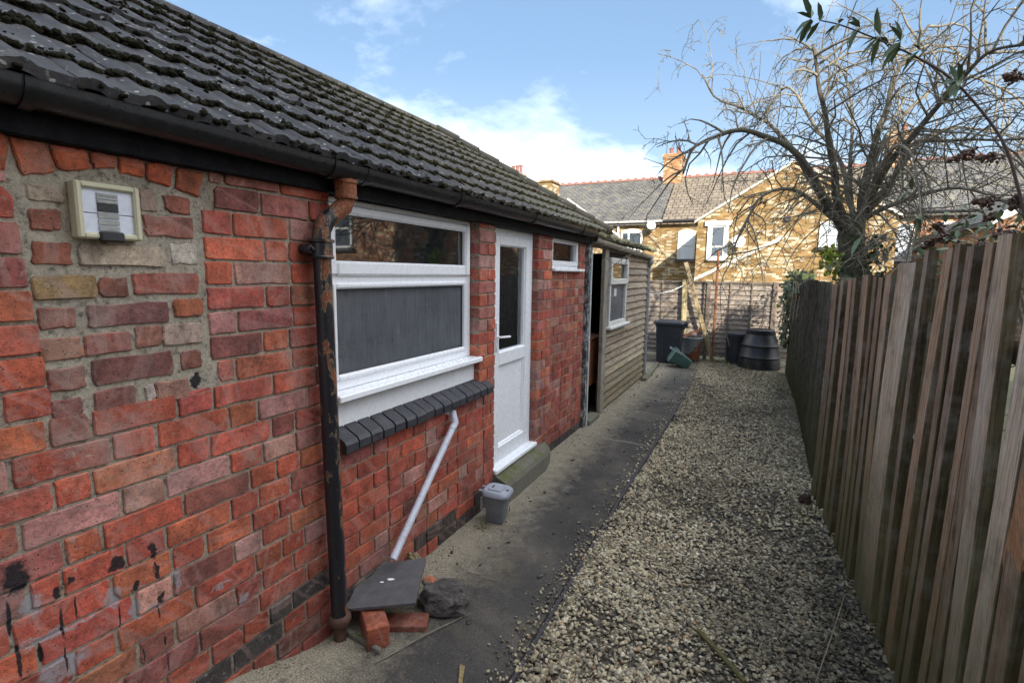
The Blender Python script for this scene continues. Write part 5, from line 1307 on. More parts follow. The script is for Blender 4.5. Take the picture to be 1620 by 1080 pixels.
c = onz(655, 893, .05); lump('mortar_lump', (c.x, c.y, .06), (.055, .04, .06), material('yellow_mortar', plain((.24, .20, .11), .95, .4, 30, 1.)), 8.2, 'crumbling yellowish mortar lump at the foot of the wall behind the roof tile', 'mortar lump')
c = onz(682, 918, .1); lump('brick_fragment', (c.x, c.y, .09), (.05, .035, .03), material('broken_brick', plain((.36, .13, .075), .95, .3, 25, .8)), 5.5, 'broken piece of red brick on the concrete lump', 'brick fragment', sub=2)
c = onz(1273, 797, -.02); lump('clinker_ball', (c.x, c.y, .02), (.045, .042, .042), material('burnt_brown', plain((.05, .026, .018), .9, .5, 25, .6)), 2.2, 'round burnt brown lump on the gravel by the fence', 'clinker', sub=2)
# drain surround
A, B = onz(545, 1000, .0), onz(602, 1035, 0)
m = MB(); d = (B - A); m.cbox(-.012, .012, 0, d.length, -.02, .03, .005, Matrix.Translation(A) @ Matrix.Rotation(math.atan2(d.y, d.x) - math.pi / 2, 4, 'Z')); o = m.build('drain_kerb', STEPCON); tag(o, 'low broken mortar kerb round the drain below the downpipe', 'drain kerb')
# sticks and slivers
def stick(pa, pb, r, label, mat, z=.0, name='stick'):
    a, b = onz(*pa, z), onz(*pb, z); m = MB(); mid = (a + b) / 2 + Vector((U(-.01, .01), U(-.01, .01), .008))
    m.tube([a + Vector((0, 0, r)), mid + Vector((0, 0, r)), b + Vector((0, 0, r))], [r, r * .95, r * .8], 6); o = m.build(name, mat, color=(.8, .6, .4)); tag(o, label, 'stick'); return o
stick((1104, 1000), (1178, 1082), .012, 'split brown stick of wood on the gravel in the foreground', SLAT, .005)
stick((1000, 905), (1095, 990), .0035, 'long thin dry twig lying on the gravel in front', TWIGWOOD, .005, 'twig')
stick((1290, 1080), (1335, 945), .003, 'pale thin straw lying on the gravel near the fence foot', DRYLEAF, .005, 'straw')
stick((738, 905), (783, 918), .0025, 'thin twig lying on the dark path near the concrete lump', TWIGWOOD, .004, 'twig')
stick((593, 1050), (745, 970), .003, 'long dry stalk lying on the path past the concrete lump', TWIGWOOD, .006, 'stalk')
A = onz(729, 1082, .004); B = onz(730, 1052, .004); m = MB(); m.add([A + Vector((-.012, 0, 0)), A + Vector((.006, 0, 0)), B + Vector((.018, 0, 0)), B + Vector((-.008, 0, 0)), A + Vector((-.012, 0, .006)), A + Vector((.006, 0, .006)), B + Vector((.018, 0, .006)), B + Vector((-.008, 0, .006))], [(0, 3, 2, 1), (4, 5, 6, 7), (0, 1, 5, 4), (1, 2, 6, 5), (2, 3, 7, 6), (3, 0, 4, 7)]); o = m.build('wood_sliver', YELLOWWOOD, color=(.9, .8, .6)); tag(o, 'small yellow wood sliver lying on the path in front', 'wood sliver')

for o in dp.children:
    if o.name.startswith('foot_collar'): o.data.materials[0] = material('dark_rust', plain((.075, .036, .024), .85, .4, 25, .4))
# ------------------------------------------------------------------ houses
def m_hbrick(c1, c2, c3, cream, mort, bw=.235, bh=.078):
    def fn(N):
        P = N.pos(); xyz = N.xyz(P); n = N.xyz(nd(N.t, 'NewGeometry').outputs['Normal'])
        u = N.math('ADD', xyz[0], xyz[1])
        vec = nd(N.t, 'CombineXYZ', {0: u, 1: xyz[2], 2: 0.0}).outputs[0]
        bt = nd(N.t, 'TexBrick', {'Vector': vec, 'Color1': (*c1, 1), 'Color2': (*c2, 1), 'Mortar': (*mort, 1), 'Scale': 1.0, 'Mortar Size': .007, 'Mortar Smooth': .3, 'Bias': 0.0, 'Brick Width': bw, 'Row Height': bh})
        col = bt.outputs[0]
        cell = N.noise(N.scalev(vec, (2.2, 5, 1)), 1.0, 2, .5)
        col = N.mix(N.ramp(cell, [(.4, 0.), (.62, .8)]), col, N.mix(.5, col, c3))
        row = N.math('FLOOR', N.math('DIVIDE', xyz[2], bh)); sh = N.math('MULTIPLY', N.math('MODULO', row, 2.0), .5)
        cu = N.math('FLOOR', N.math('ADD', N.math('DIVIDE', u, bw), sh))
        wn = nd(N.t, 'TexWhiteNoise', {'Vector': nd(N.t, 'CombineXYZ', {0: cu, 1: row, 2: 3.0}).outputs[0]}, noise_dimensions='3D')
        w2 = N.noise(vec, .75, 4, .65)
        k = N.math('ADD', wn.outputs[0], N.math('MULTIPLY', N.math('SUBTRACT', w2, .5), 1.9))
        col = N.mix(N.ramp(k, [(.62, 0.), (.80, .9)]), col, cream)
        col = N.mix(1.0, col, N.ramp(nd(N.t, 'TexWhiteNoise', {'Vector': nd(N.t, 'CombineXYZ', {0: cu, 1: row, 2: 9.0}).outputs[0]}, noise_dimensions='3D').outputs[0], [(0., .68), (1., 1.22)]), 'MULTIPLY')
        col = N.mix(1.0, col, N.ramp(N.noise(vec, 1.3, 4, .7), [(.3, .78), (.7, 1.15)]), 'MULTIPLY')
        return dict(color=col, rough=.9, normal=N.bump(N.math('SUBTRACT', N.noise(vec, 30, 3), bt.outputs[1]), .4, .02), spec=.2)
    return fn
HBRICK = material('yellow_house_brick', m_hbrick((.27, .185, .070), (.23, .14, .050), (.22, .105, .045), (.44, .385, .275), (.23, .195, .135)))
HBRICK2 = material('red_house_brick', m_hbrick((.29, .12, .056), (.24, .085, .04), (.31, .17, .08), (.40, .31, .21), (.28, .24, .19)))
def m_slates(col_a, col_b, w, h, lich, roll=0.0):
    def fn(N):
        P = N.pos(); xyz = N.xyz(P)
        vec = nd(N.t, 'CombineXYZ', {0: xyz[0], 1: N.math('MULTIPLY', N.math('ADD', xyz[2], 0.0), 1.75), 2: 0.0}).outputs[0]
        bt = nd(N.t, 'TexBrick', {'Vector': vec, 'Color1': (*col_a, 1), 'Color2': (*col_b, 1), 'Mortar': (.02, .02, .02, 1), 'Scale': 1.0, 'Mortar Size': .02, 'Mortar Smooth': .5, 'Brick Width': w, 'Row Height': h})
        col = bt.outputs[0]
        col = N.mix(N.ramp(N.noise(vec, 2.2, 5, .75), [(.45, 0.), (.7, .75)]), col, lich)
        col = N.mix(1.0, col, N.ramp(N.noise(vec, .5, 4, .6), [(.3, .8), (.7, 1.2)]), 'MULTIPLY')
        hgt = N.math('SUBTRACT', 1.0, bt.outputs[1])
        if roll:
            hgt = N.math('ADD', hgt, N.math('MULTIPLY', N.math('SINE', N.math('MULTIPLY', xyz[0], 6.283 / w)), roll))
        return dict(color=col, rough=.8, normal=N.bump(hgt, .9, .03), spec=.3)
    return fn
HBRICK3 = material('orange_chimney_brick', m_hbrick((.36, .19, .085), (.30, .15, .065), (.34, .15, .065), (.48, .36, .24), (.30, .25, .18)))
SLATE = material('grey_slate_roof', m_slates((.125, .12, .115), (.085, .083, .085), .27, .16, (.20, .18, .125)))
PANTILE = material('brown_tile_roof', m_slates((.175, .14, .105), (.135, .105, .08), .30, .29, (.22, .19, .13), .35))
REDRIDGE = material('red_clay', plain((.23, .10, .068), .85, .25, 8, .2))
HWHITE = material('house_white_paint', plain((.60, .60, .58), .5, .06, 3, .05))
HDARK = material('dark_house_trim', plain((.035, .035, .04), .5))
HGLASS = material('house_window_glass', plain((.05, .065, .085), .08, .1, 1, 0.0, .8))
HBLIND = material('pale_curtained_glass', plain((.48, .53, .58), .25, .1, 2, 0.0, .6))
def child(name, par, L):
    o = bpy.data.objects.new(name, None); COL.objects.link(o); o.parent = par; o.location = Vector(L) - wloc(par); WLOC[o.name] = Vector(L); return o
def hwindow(par, x0, x1, z0, z1, y, mull=(), trans=(), pane=HGLASS, sill=True, arch=0.0, sur=0.0, fr=.09):
    w = child('window', par, ((x0 + x1) / 2, y, z0)); m = MB(); d0, d1 = y - .03, y + .05
    m.box(x0, x0 + fr, d0, d1, z0, z1); m.box(x1 - fr, x1, d0, d1, z0, z1); m.box(x0 + fr, x1 - fr, d0 + .002, d1, z0, z0 + fr)
    if arch:
        k = 9; pts = [(x0 + (x1 - x0) * i / (k - 1), z1 + arch * (1 - (2 * i / (k - 1) - 1) ** 2)) for i in range(k)]
        m.prism([(x0, z1 - fr)] + pts + [(x1, z1 - fr)], 'y', d0 + .004, d1)
    else: m.box(x0 + fr, x1 - fr, d0 + .002, d1, z1 - fr, z1)
    for t in mull: xm = x0 + (x1 - x0) * t; m.box(xm - fr / 2, xm + fr / 2, d0 + .003, d1, z0 + fr, z1 - fr)
    for t in trans: zm = z0 + (z1 - z0) * t; m.box(x0 + fr, x1 - fr, d0 + .005, d1, zm - fr / 2, zm + fr / 2)
    m.build('frame', HWHITE, w, fixn=True)
    m = MB(); m.box(x0 + fr * .5, x1 - fr * .5, y + .01, y + .03, z0 + fr * .5, z1 - fr * .5); m.build('pane', pane, w)
    if sill: m = MB(); m.box(x0 - .1, x1 + .1, y - .14, y + .02, z0 - .11, z0); m.build('sill', HWHITE if sur else HDARK, w)
    if sur:
        m = MB(); m.box(x0 - sur, x0, y - .06, y + .02, z0 - .05, z1); m.box(x1, x1 + sur, y - .06, y + .02, z0 - .05, z1); m.box(x0 - sur - .12, x1 + sur + .12, y - .08, y + .02, z1, z1 + .2); m.build('surround', HWHITE, w)
    return w
def chimney(par, x, y, z0, z1, w, d, mat, pots, pr=.13, ph=.4):
    c = child('chimney', par, (x, y, z0)); m = MB(); m.box(x - w / 2, x + w / 2, y - d / 2, y + d / 2, z0, z1 - .28)
    for k, g in enumerate((.05, .09, .05)): m.box(x - w / 2 - g, x + w / 2 + g, y - d / 2 - g, y + d / 2 + g, z1 - .28 + k * .09, z1 - .19 + k * .09)
    m.build('stack', mat, c)
    for dx, dy in pots:
        m = MB(); m.lathe([(pr * .9, 0), (pr, .05), (pr * .8, .1), (pr * .75, ph - .08), (pr * .95, ph - .06), (pr * .95, ph), (pr * .6, ph)], 14, Matrix.Translation((x + dx, y + dy, z1 - .01))); m.build('chimney_pot', REDRIDGE, c)
    return c
def gable_x(par, x0, x1, y0, y1, ze, zr, mat, over=.25, th=.12, name='roof', ridge=None):
    """roof with its ridge along x"""
    ym = (y0 + y1) / 2; m = MB(); t = (zr - ze) / (ym - y0)
    za = ze - over * t
    m.loft([[Vector((x, y0 - over, za)), Vector((x, ym, zr)), Vector((x, y1 + over, za)), Vector((x, y1 + over, za - th)), Vector((x, ym, zr - th * 1.2)), Vector((x, y0 - over, za - th))] for x in (x0, x1)])
    o = m.build(name, mat, par, fixn=True)
    if ridge:
        x = x0
        while x < x1 - .1:
            m = MB(); m.prism([(ym - .13, zr - .06), (ym, zr + .05), (ym + .13, zr - .06)], 'x', x, min(x + .43, x1)); m.prism([(ym - .02, zr + .04), (ym + .02, zr + .04), (ym, zr + .11)], 'x', x + .1, x + .3); m.build('ridge_tile', ridge, o, fixn=True); x += .45
    return o
FY = 26.5
# slate-roofed house
hs = thing('slate_roof_house', (-10, 30, 0), 'yellow brick terrace house with grey slate roof and red crested ridge behind the shed', 'house')
zg_ = ony(1000, 351, FY).z; xm_ = ony(1046, 350, FY).x
zr_ = ony(960, 288, 30.3).z
m = MB(); m.box(-19, xm_, FY, 34, -.5, zg_); m.build('wall', HBRICK, hs)
m = MB(); m.prism([(FY, zg_), (34, zg_), ((FY + 34) / 2, zr_ - .1)], 'x', -19, -18.7); m.build('gable', HBRICK, hs, fixn=True)
gable_x(hs, -19, xm_, FY, 34, zg_ + .1, zr_, SLATE, ridge=REDRIDGE)
m = MB(); half_round(m, 0, 0, .07, 0, 1)
def gut_x(par, x0, x1, y, z, mat):
    m = MB(); prof = [(y + .06 * math.cos(a), z + .07 * math.sin(a)) for a in np.linspace(math.pi, 2 * math.pi, 8)]; m.prism(prof + [(y + .06, z + .03), (y - .06, z + .03)], 'x', x0, x1); return m.build('gutter', mat, par, fixn=True)
gut_x(hs, -19, xm_ + .1, FY - .32, zg_ - .02, HWHITE)
a = ony(978, 362, FY - .1); m = MB(); m.tube([(a.x, FY - .1, -.2), (a.x, FY - .1, zg_ - .1)], .06, 8); m.build('downpipe', HWHITE, hs)
a, b = ony(982, 391, FY), ony(1017, 366, FY); hwindow(hs, a.x, b.x, a.z - .35, b.z, FY - .03, mull=(.36,), trans=(.22,), arch=.14)
c = child('satellite_dish', hs, ony(1030, 358, FY - .35))
def dish(par, cen, r):
    m = MB(); Md = Matrix.Translation(cen) @ Matrix.Rotation(math.radians(70), 4, 'X') @ Matrix.Rotation(.3, 4, 'Y')
    m.lathe([(.02, .0), (r * .5, .03), (r, .11), (r, .125), (r * .5, .045), (.02, .015)], 20, Md); m.build('reflector', HWHITE, par, fixn=True)
    m = MB(); m.tube([cen, cen + Vector((.05, .18, -.12)), cen + Vector((.05, .4, -.12))], .025, 6); m.tube([cen + Vector((0, 0, -r * .8)), cen + Vector((.02, -.42, -.05))], .015, 6); m.build('arm', HDARK, par)
dish(c, ony(1030, 358, FY - .35), .22)
p = ony(1066, 270, 30.25)
chimney(hs, p.x, 30.25, zr_ - 1.0, ony(1066, 246, 30.25).z, .95, 1.1, HBRICK3, [(-.18, 0), (.2, 0)])
m = MB(); m.tube([(p.x - .45, 30.2, zr_), (p.x - .42, 30.2, ony(1056, 208, 30.2).z)], .018, 6); m.tube([(p.x - .42, 30.0, ony(1056, 210, 30.2).z), (p.x - .42, 30.4, ony(1056, 210, 30.2).z)], .012, 6); m.build('aerial', HDARK, hs)
p = ony(818, 270, 30.25); chimney(hs, p.x, 30.25, zr_ - 1, ony(818, 276, 30.25).z, .85, .9, HBRICK3, [(-.25, 0), (.02, 0), (.28, 0)], ph=.55)
# rear wing with a pale verge
A, B = ony(905, 321, 24.6), ony(972, 369, 24.6); wv = child('rear_wing', hs, (A.x, 22, 0))
A0 = A + (A - B) * .12; B0 = B + (B - A) * .1
m = MB(); m.loft([[Vector((A0.x, y, A0.z)), Vector((B0.x, y, B0.z)), Vector((B0.x, y, B0.z - .12)), Vector((A0.x, y, A0.z - .12))] for y in (19.5, 24.6)]); m.build('lean_roof', SLATE, wv, fixn=True)
m = MB(); m.loft([[Vector((A0.x, y, A0.z + .07)), Vector((B0.x, y, B0.z + .07)), Vector((B0.x, y, B0.z - .16)), Vector((A0.x, y, A0.z - .16))] for y in (24.62, 24.74)]); m.build('verge', HWHITE, wv, fixn=True)
m = MB(); m.loft([[Vector((A0.x, y, -.4)), Vector((B0.x - .15, y, -.4)), Vector((B0.x - .15, y, B0.z - .1)), Vector((A0.x, y, A0.z - .13))] for y in (19.7, 24.5)]); m.build('wing_wall', HBRICK, wv, fixn=True)
p = ony(858, 300, 21.5); q0, q1 = ony(838, 300, 21.5), ony(879, 300, 21.5)
m = MB(); zt = ony(858, 289, 21.5).z; m.box(q0.x, q1.x, 21, 22, 2, zt - .08); m.box(q0.x - .05, q1.x + .05, 20.95, 22.05, zt - .08, zt); m.build('chimney_stack', HBRICK, wv)
# tile-roofed house with the gabled wing
ht = thing('tile_roof_house', (0, 29, 0), 'yellow brick house with brown tiled roof and gabled rear wing behind the end fence', 'house')
m = MB(); m.box(xm_ + .012, 4.4, FY + .005, 34, -.5, zg_); m.build('wall', HBRICK, ht)
gable_x(ht, xm_ + .05, 4.4, FY, 34, zg_ + .1, zr_ - .02, PANTILE, ridge=REDRIDGE)
WY = 23.0
wl = ony(1101, 400, WY).x; ze = ony(1102, 351, WY).z; sl = .62; ax = .75; za = ze + sl * (ax - wl); wr = 2 * ax - wl
m = MB(); m.loft([[Vector((wl, y, -.5)), Vector((wr, y, -.5)), Vector((wr, y, ze)), Vector((ax, y, za)), Vector((wl, y, ze))] for y in (WY, FY + .4)]); m.build('wing_wall', HBRICK, ht, fixn=True)
m = MB(); ov = .12
for s in (-1, 1):
    e = wl - ov if s < 0 else wr + ov
    m.loft([[Vector((ax, y, za + .10)), Vector((e, y, ze - ov * sl + .10)), Vector((e, y, ze - ov * sl)), Vector((ax, y, za))] for y in (WY - .05, 30)])
m.build('wing_roof', PANTILE, ht, fixn=True)
m = MB()
for s in (-1, 1):
    e = wl - ov if s < 0 else wr + ov
    m.loft([[Vector((ax, y, za + .12)), Vector((e, y, ze - ov * sl + .12)), Vector((e, y, ze - ov * sl + .02)), Vector((ax, y, za + .02))] for y in (WY - .10, WY - .052)])
m.build('verge', material('pale_mortar_verge', plain((.50, .46, .38), .9)), ht, fixn=True)
gut_x(ht, xm_ + .15, wl - .05, FY - .32, zg_ - .02, HDARK)
a, b = ony(1071, 410, FY), ony(1101, 366, FY); hwindow(ht, a.x, min(b.x, wl - .2), a.z, b.z, FY - .03, trans=(.52,), pane=HBLIND, arch=.12)
a, b = ony(1122, 408, WY), ony(1149, 357, WY); hwindow(ht, a.x, b.x, a.z, b.z, WY - .03, trans=(.35,), sur=.12, fr=.07)
a, b = ony(1294, 391, WY), ony(1332, 350, WY); hwindow(ht, a.x, b.x, a.z, b.z, WY - .03, trans=(.5,), pane=HBLIND)
m = MB(); m.tube([(wl - .12, FY - .25, -.2), (wl - .12, FY - .25, zg_ - .15)], .055, 8); m.build('downpipe', HWHITE, ht)
c = child('satellite_dish', ht, ony(1167, 383, WY - .35)); dish(c, ony(1167, 383, WY - .35), .26)
A, B = ony(1098, 441, WY - .06), ony(1240, 374, WY - .06)
m = MB(); d = B - A; m.loft([[p + Vector((0, 0, .05)), p + Vector((0, 0, -.10)), p + Vector((0, .06, -.10)), p + Vector((0, .06, .05))] for p in (A, B)]); m.build('flashing', material('pale_flashing', plain((.52, .48, .40), .9)), ht, fixn=True)
p = ony(1246, 346, WY - .1); m = MB(); m.lathe([(.10, 0), (.12, .05), (.09, .12)], 12, Matrix.Translation((p.x, WY - .02, p.z)) @ Matrix.Rotation(math.pi / 2, 4, 'X')); m.build('flue', HDARK, ht)
p = ony(1422, 215, 30.3); chimney(ht, p.x, 30.25, zr_ - 1, ony(1422, 212, 30.3).z, .9, 1.0, HBRICK3, [(-.2, 0), (.2, 0)])
# house on the right
hr = thing('red_brick_house', (9, 30, 0), 'red brick terrace house with grey slate roof behind the apple tree', 'house')
m = MB(); m.box(4.41, 26, FY + .01, 34, -.5, zg_ + .1); m.build('wall', HBRICK2, hr)
gable_x(hr, 4.42, 26, FY, 34, zg_ + .15, zr_ + .05, SLATE, ridge=REDRIDGE)
gut_x(hr, 4.45, 26, FY - .32, zg_ + .05, HDARK)
a, b = ony(1477, 402, FY), ony(1535, 350, FY); hwindow(hr, a.x, b.x, a.z, b.z, FY - .03, mull=(.5,), trans=(.6,), fr=.11)
a, b = ony(1370, 413, FY), ony(1392, 356, FY); hwindow(hr, max(a.x, 4.5), max(b.x, 5.4), a.z, b.z, FY - .03, pane=HBLIND)
for x in (11.5, 15.5, 20): hwindow(hr, x, x + 1.2, 2.6, 4.0, FY - .03, trans=(.5,), arch=.12)
A, B = ony(1566, 347, 20), ony(1640, 312, 20)
nx_ = child('lean_to', hr, (B.x, 20, 0)); m = MB(); C_ = B + (B - A) * 1.0
m.loft([[Vector((A.x, y, A.z)), Vector((C_.x, y, C_.z)), Vector((C_.x, y, C_.z - .15)), Vector((A.x, y, A.z - .15))] for y in (20.05, 26.4)]); m.build('lean_roof', SLATE, nx_, fixn=True)
m = MB(); m.loft([[Vector((A.x, y, A.z + .05)), Vector((C_.x, y, C_.z + .05)), Vector((C_.x, y, C_.z - .2)), Vector((A.x, y, A.z - .2))] for y in (19.95, 20.03)]); m.build('barge_board', HWHITE, nx_, fixn=True)
m = MB(); m.loft([[Vector((A.x + .2, y, -.4)), Vector((C_.x, y, -.4)), Vector((C_.x, y, C_.z - .14)), Vector((A.x + .2, y, A.z - .05))] for y in (20.1, 26.4)]); m.build('lean_wall', HBRICK2, nx_, fixn=True)
# neighbouring houses beside and behind the photographer: they shade the passage and show in the window panes
def plain_house(label, x0, x1, y0, y1, ze, zr, axis, bmat, rmat, wins):
    h = thing('brick_house', ((x0 + x1) / 2, (y0 + y1) / 2, 0), label, 'house'); m = MB()
    if axis == 'x':
        ym = (y0 + y1) / 2; m.loft([[Vector((x, y0, -.3)), Vector((x, y1, -.3)), Vector((x, y1, ze)), Vector((x, ym, zr)), Vector((x, y0, ze))] for x in (x0, x1)]); m.build('wall', bmat, h, fixn=True)
        gable_x(h, x0 - .1, x1 + .1, y0, y1, ze + .12, zr + .14, rmat, ridge=REDRIDGE)
    else:
        xm = (x0 + x1) / 2; m.loft([[Vector((x0, y, -.3)), Vector((x1, y, -.3)), Vector((x1, y, ze)), Vector((xm, y, zr)), Vector((x0, y, ze))] for y in (y0, y1)]); m.build('wall', bmat, h, fixn=True)
        m = MB(); t = (zr - ze) / (xm - x0)
        for s, e in ((-1, x0 - .2), (1, x1 + .2)): m.loft([[Vector((xm, y, zr + .14)), Vector((e, y, ze - .2 * t + .14)), Vector((e, y, ze - .2 * t + .02)), Vector((xm, y, zr + .02))] for y in (y0 - .15, y1 + .1)])
        m.build('roof', rmat, h, fixn=True)
    for w in wins: hwindow(h, *w)
    return h
plain_house('tall red brick neighbouring house beside the passage on the near right', 4.4, 12.0, -16.2, 0.5, 6.75, 10.7, 'x', HBRICK2, SLATE, [])
plain_house('brick house with a gable end in the gardens off to the right', 8.6, 14.0, 15.0, 22.0, 4.6, 7.0, 'y', HBRICK2, SLATE, [(10.6, 11.8, 2.6, 4.1, 14.97, (), (.5,)), (9.4, 10.4, .6, 2.0, 14.97), (12.0, 13.2, .6, 2.0, 14.97)])
# ------------------------------------------------------------------ vegetation
vr = random.Random(21)
TY = 6.4
def tp(px, py, dy=0.0): return ony(px, py, TY + dy)
tree = thing('apple_tree', tuple(tp(1352, 437) * 1.0 - Vector((0, 0, tp(1352, 437).z))), 'old leafless apple tree with tangled drooping branches behind the right fence', 'tree')
base = tp(1358, 470); base.z = 0
m = MB()
trunk_pts = [Vector((base.x + .02, TY, -.1)), Vector((base.x, TY, .6)), tp(1356, 440), tp(1350, 400), tp(1345, 370), tp(1352, 340)]
def wob_tube(m, pts, rad, n, amp):
    b = len(m.v); m.tube(pts, rad, n)
    for i in range(b, len(m.v)):
        v = m.v[i]; c = mnoise.noise(v * 5) * amp; d = mnoise.noise(v * 13 + Vector((3, 1, 2))) * amp * .5
        m.v[i] = v + Vector((c, c * .5 + d, d))
wob_tube(m, trunk_pts, [.17, .145, .13, .125, .13, .11], 16, .05); o = m.build('trunk', BARK, tree, smooth=True)
LIMBS = [([(1345, 375), (1322, 249 + 60), (1318, 249), (1305, 175), (1293, 117), (1287, 74)], .085, -.4),
         ([(1360, 345), (1373, 272), (1392, 202), (1415, 128), (1435, 85), (1470, 40)], .085, .5),
         ([(1365, 340), (1400, 270), (1431, 233), (1478, 175), (1516, 132), (1563, 85), (1625, 68)], .075, -.6),
         ([(1345, 375), (1310, 325), (1268, 250), (1205, 212), (1151, 208), (1100, 233), (1083, 275)], .08, -.9),
         ([(1340, 380), (1291, 303), (1244, 222), (1182, 175), (1132, 152), (1112, 117)], .06, .9),
         ([(1360, 345), (1405, 300), (1438, 233), (1500, 225), (1560, 221), (1640, 222)], .06, .2),
         ([(1362, 345), (1420, 275), (1470, 215), (1517, 202), (1590, 215), (1640, 240)], .05, 1.2),
         ([(1355, 350), (1400, 255), (1424, 230), (1445, 252), (1455, 312), (1458, 345)], .035, -1.2),
         ([(1345, 370), (1300, 330), (1250, 300), (1200, 320), (1165, 380), (1160, 410)], .05, -.5),
         ([(1350, 350), (1330, 260), (1290, 200), (1250, 140), (1220, 160), (1190, 210)], .05, .6),
         ([(1360, 350), (1420, 320), (1500, 300), (1570, 310), (1640, 335)], .05, -.3),
         ([(1358, 350), (1390, 240), (1450, 160), (1530, 120), (1600, 150), (1650, 200)], .05, .9),
         ([(1350, 360), (1345, 280), (1350, 200), (1340, 130), (1310, 90), (1270, 100)], .045, 1.0)]
def curve(pts, k=4):
    out = []
    for i in range(len(pts) - 1):
        p0 = pts[max(i - 1, 0)]; p1 = pts[i]; p2 = pts[i + 1]; p3 = pts[min(i + 2, len(pts) - 1)]
        for j in range(k):
            t = j / k; out.append(0.5 * ((2 * p1) + (p2 - p0) * t + (2 * p0 - 5 * p1 + 4 * p2 - p3) * t * t + (3 * p1 - p0 - 3 * p2 + p3) * t ** 3))
    out.append(pts[-1]); return out
twigs = MB(); NTW = [0]
def twig(p, d, L, r, lvl, droop):
    NTW[0] += 1
    n = 5 if lvl < 2 else 3; pts = [p]; d = d.normalized(); q = Vector(p)
    ax = Vector((vr.gauss(0, 1), vr.gauss(0, 1), vr.gauss(0, 1)))
    for i in range(n):
        d = (d + Vector((vr.gauss(0, .20), vr.gauss(0, .20), vr.gauss(0, .17) - droop * (i + 1) / n)) + ax * .03).normalized()
        q = q + d * (L / n); pts.append(q)
    rr = [max(.0026, r * (1 - .70 * i / n)) for i in range(n + 1)]
    twigs.tube(pts, rr, 4 if lvl < 2 else 3, cap=False)
    if lvl < 3:
        cnt = {0: 4, 1: 3, 2: 2}[lvl]
        for _ in range(cnt):
            i = vr.randint(1, n); t = vr.random(); b = pts[i - 1].lerp(pts[i], t)
            s = (pts[i] - pts[i - 1]).normalized(); o = Vector((vr.gauss(0, 1), vr.gauss(0, 1), vr.gauss(0, 1))); o = (o - s * o.dot(s)).normalized()
            twig(b, s * .55 + o * .8, L * vr.uniform(.28, .58) if lvl < 2 else vr.uniform(.025, .07), max(.0035, rr[i] * .7), lvl + 1, droop * .8)
for pts, r, dy in LIMBS:
    P = [tp(*q, dy * (i / (len(pts) - 1)) ** .8) for i, q in enumerate(pts)]; P = curve(P)
    P = [p + Vector((mnoise.noise(p * 3) * .03, mnoise.noise(p * 3 + Vector((5, 0, 0))) * .03, mnoise.noise(p * 3 + Vector((0, 5, 0))) * .03)) for p in P]
    m = MB(); K = len(P); m.tube(P, [r * .62 * (1 - .80 * (i / (K - 1)) ** .7) for i in range(K)], 8); m.build('limb', TWIGWOOD if r < .06 else BARK, tree, smooth=True)
    for i in range(3, K):
        for _ in range(1 if vr.random() < .55 else 2):
            s = (P[i] - P[i - 1]).normalized(); o = Vector((vr.gauss(0, 1), vr.gauss(0, 1), vr.gauss(0, .8))); o = (o - s * o.dot(s)).normalized()
            upish = vr.random() < .4
            if P[i].x < .2 and vr.random() < .35: continue
            twig(P[i - 1].lerp(P[i], vr.random()), s * .6 + o * .9 + Vector((0, 0, .35 if upish else -.05)), vr.uniform(.35, 1.05), r * .13 + .003, 0 if vr.random() < .45 else 1, .10 if upish else .40)
# water shoots standing upright
for px, py, L in ((1185, 205, .95), (1200, 200, .7), (1215, 205, .8), (1400, 130, .6), (1175, 215, .6), (1230, 200, .6), (1470, 110, .5), (1395, 90, .55)):
    twig(tp(px, py, vr.uniform(-.6, .6)), Vector((vr.gauss(0, .1), vr.gauss(0, .1), 1)), L, .006, 2, -.02)
# tangle of twigs low round the trunk
for _ in range(40):
    p = tp(vr.uniform(1300, 1480), vr.uniform(300, 420), vr.uniform(-.7, .7)); twig(p, Vector((vr.gauss(0, 1), vr.gauss(0, .6), vr.gauss(.1, .6))), vr.uniform(.3, .9), .006, 1, .3)
tw = twigs.build('twigs', TWIGWOOD, tree, smooth=True); tag(tw, kind='stuff')

def leaf_mesh(items, name, mat, parent=None):
    """items: (pos, dir, up, length, width) -> folded leaf blades"""
    V = []; Fc = []
    for p, d, u, L, w in items:
        d = d.normalized(); s = d.cross(u)
        s = s.normalized() if s.length > 1e-5 else d.orthogonal().normalized(); n = s.cross(d)
        b = len(V)
        V += [p, p + d * L * .35 + s * w * .5 + n * w * .18, p + d * L * .35 - s * w * .5 + n * w * .18, p + d * L * .4, p + d * L * .75 + s * w * .34 - n * L * .05 + n * w * .1, p + d * L * .75 - s * w * .34 - n * L * .05 + n * w * .1, p + d * L * .78 - n * L * .06, p + d * L - n * L * .14]
        Fc += [(b, b + 1, b + 3), (b, b + 3, b + 2), (b + 1, b + 4, b + 6), (b + 1, b + 6, b + 3), (b + 3, b + 6, b + 5), (b + 3, b + 5, b + 2), (b + 4, b + 7, b + 6), (b + 6, b + 7, b + 5)]
    return np_mesh(name, [tuple(v) for v in V], Fc, mat, parent, smooth=True)
def rv(a=1.0): return Vector((vr.gauss(0, a), vr.gauss(0, a), vr.gauss(0, a)))
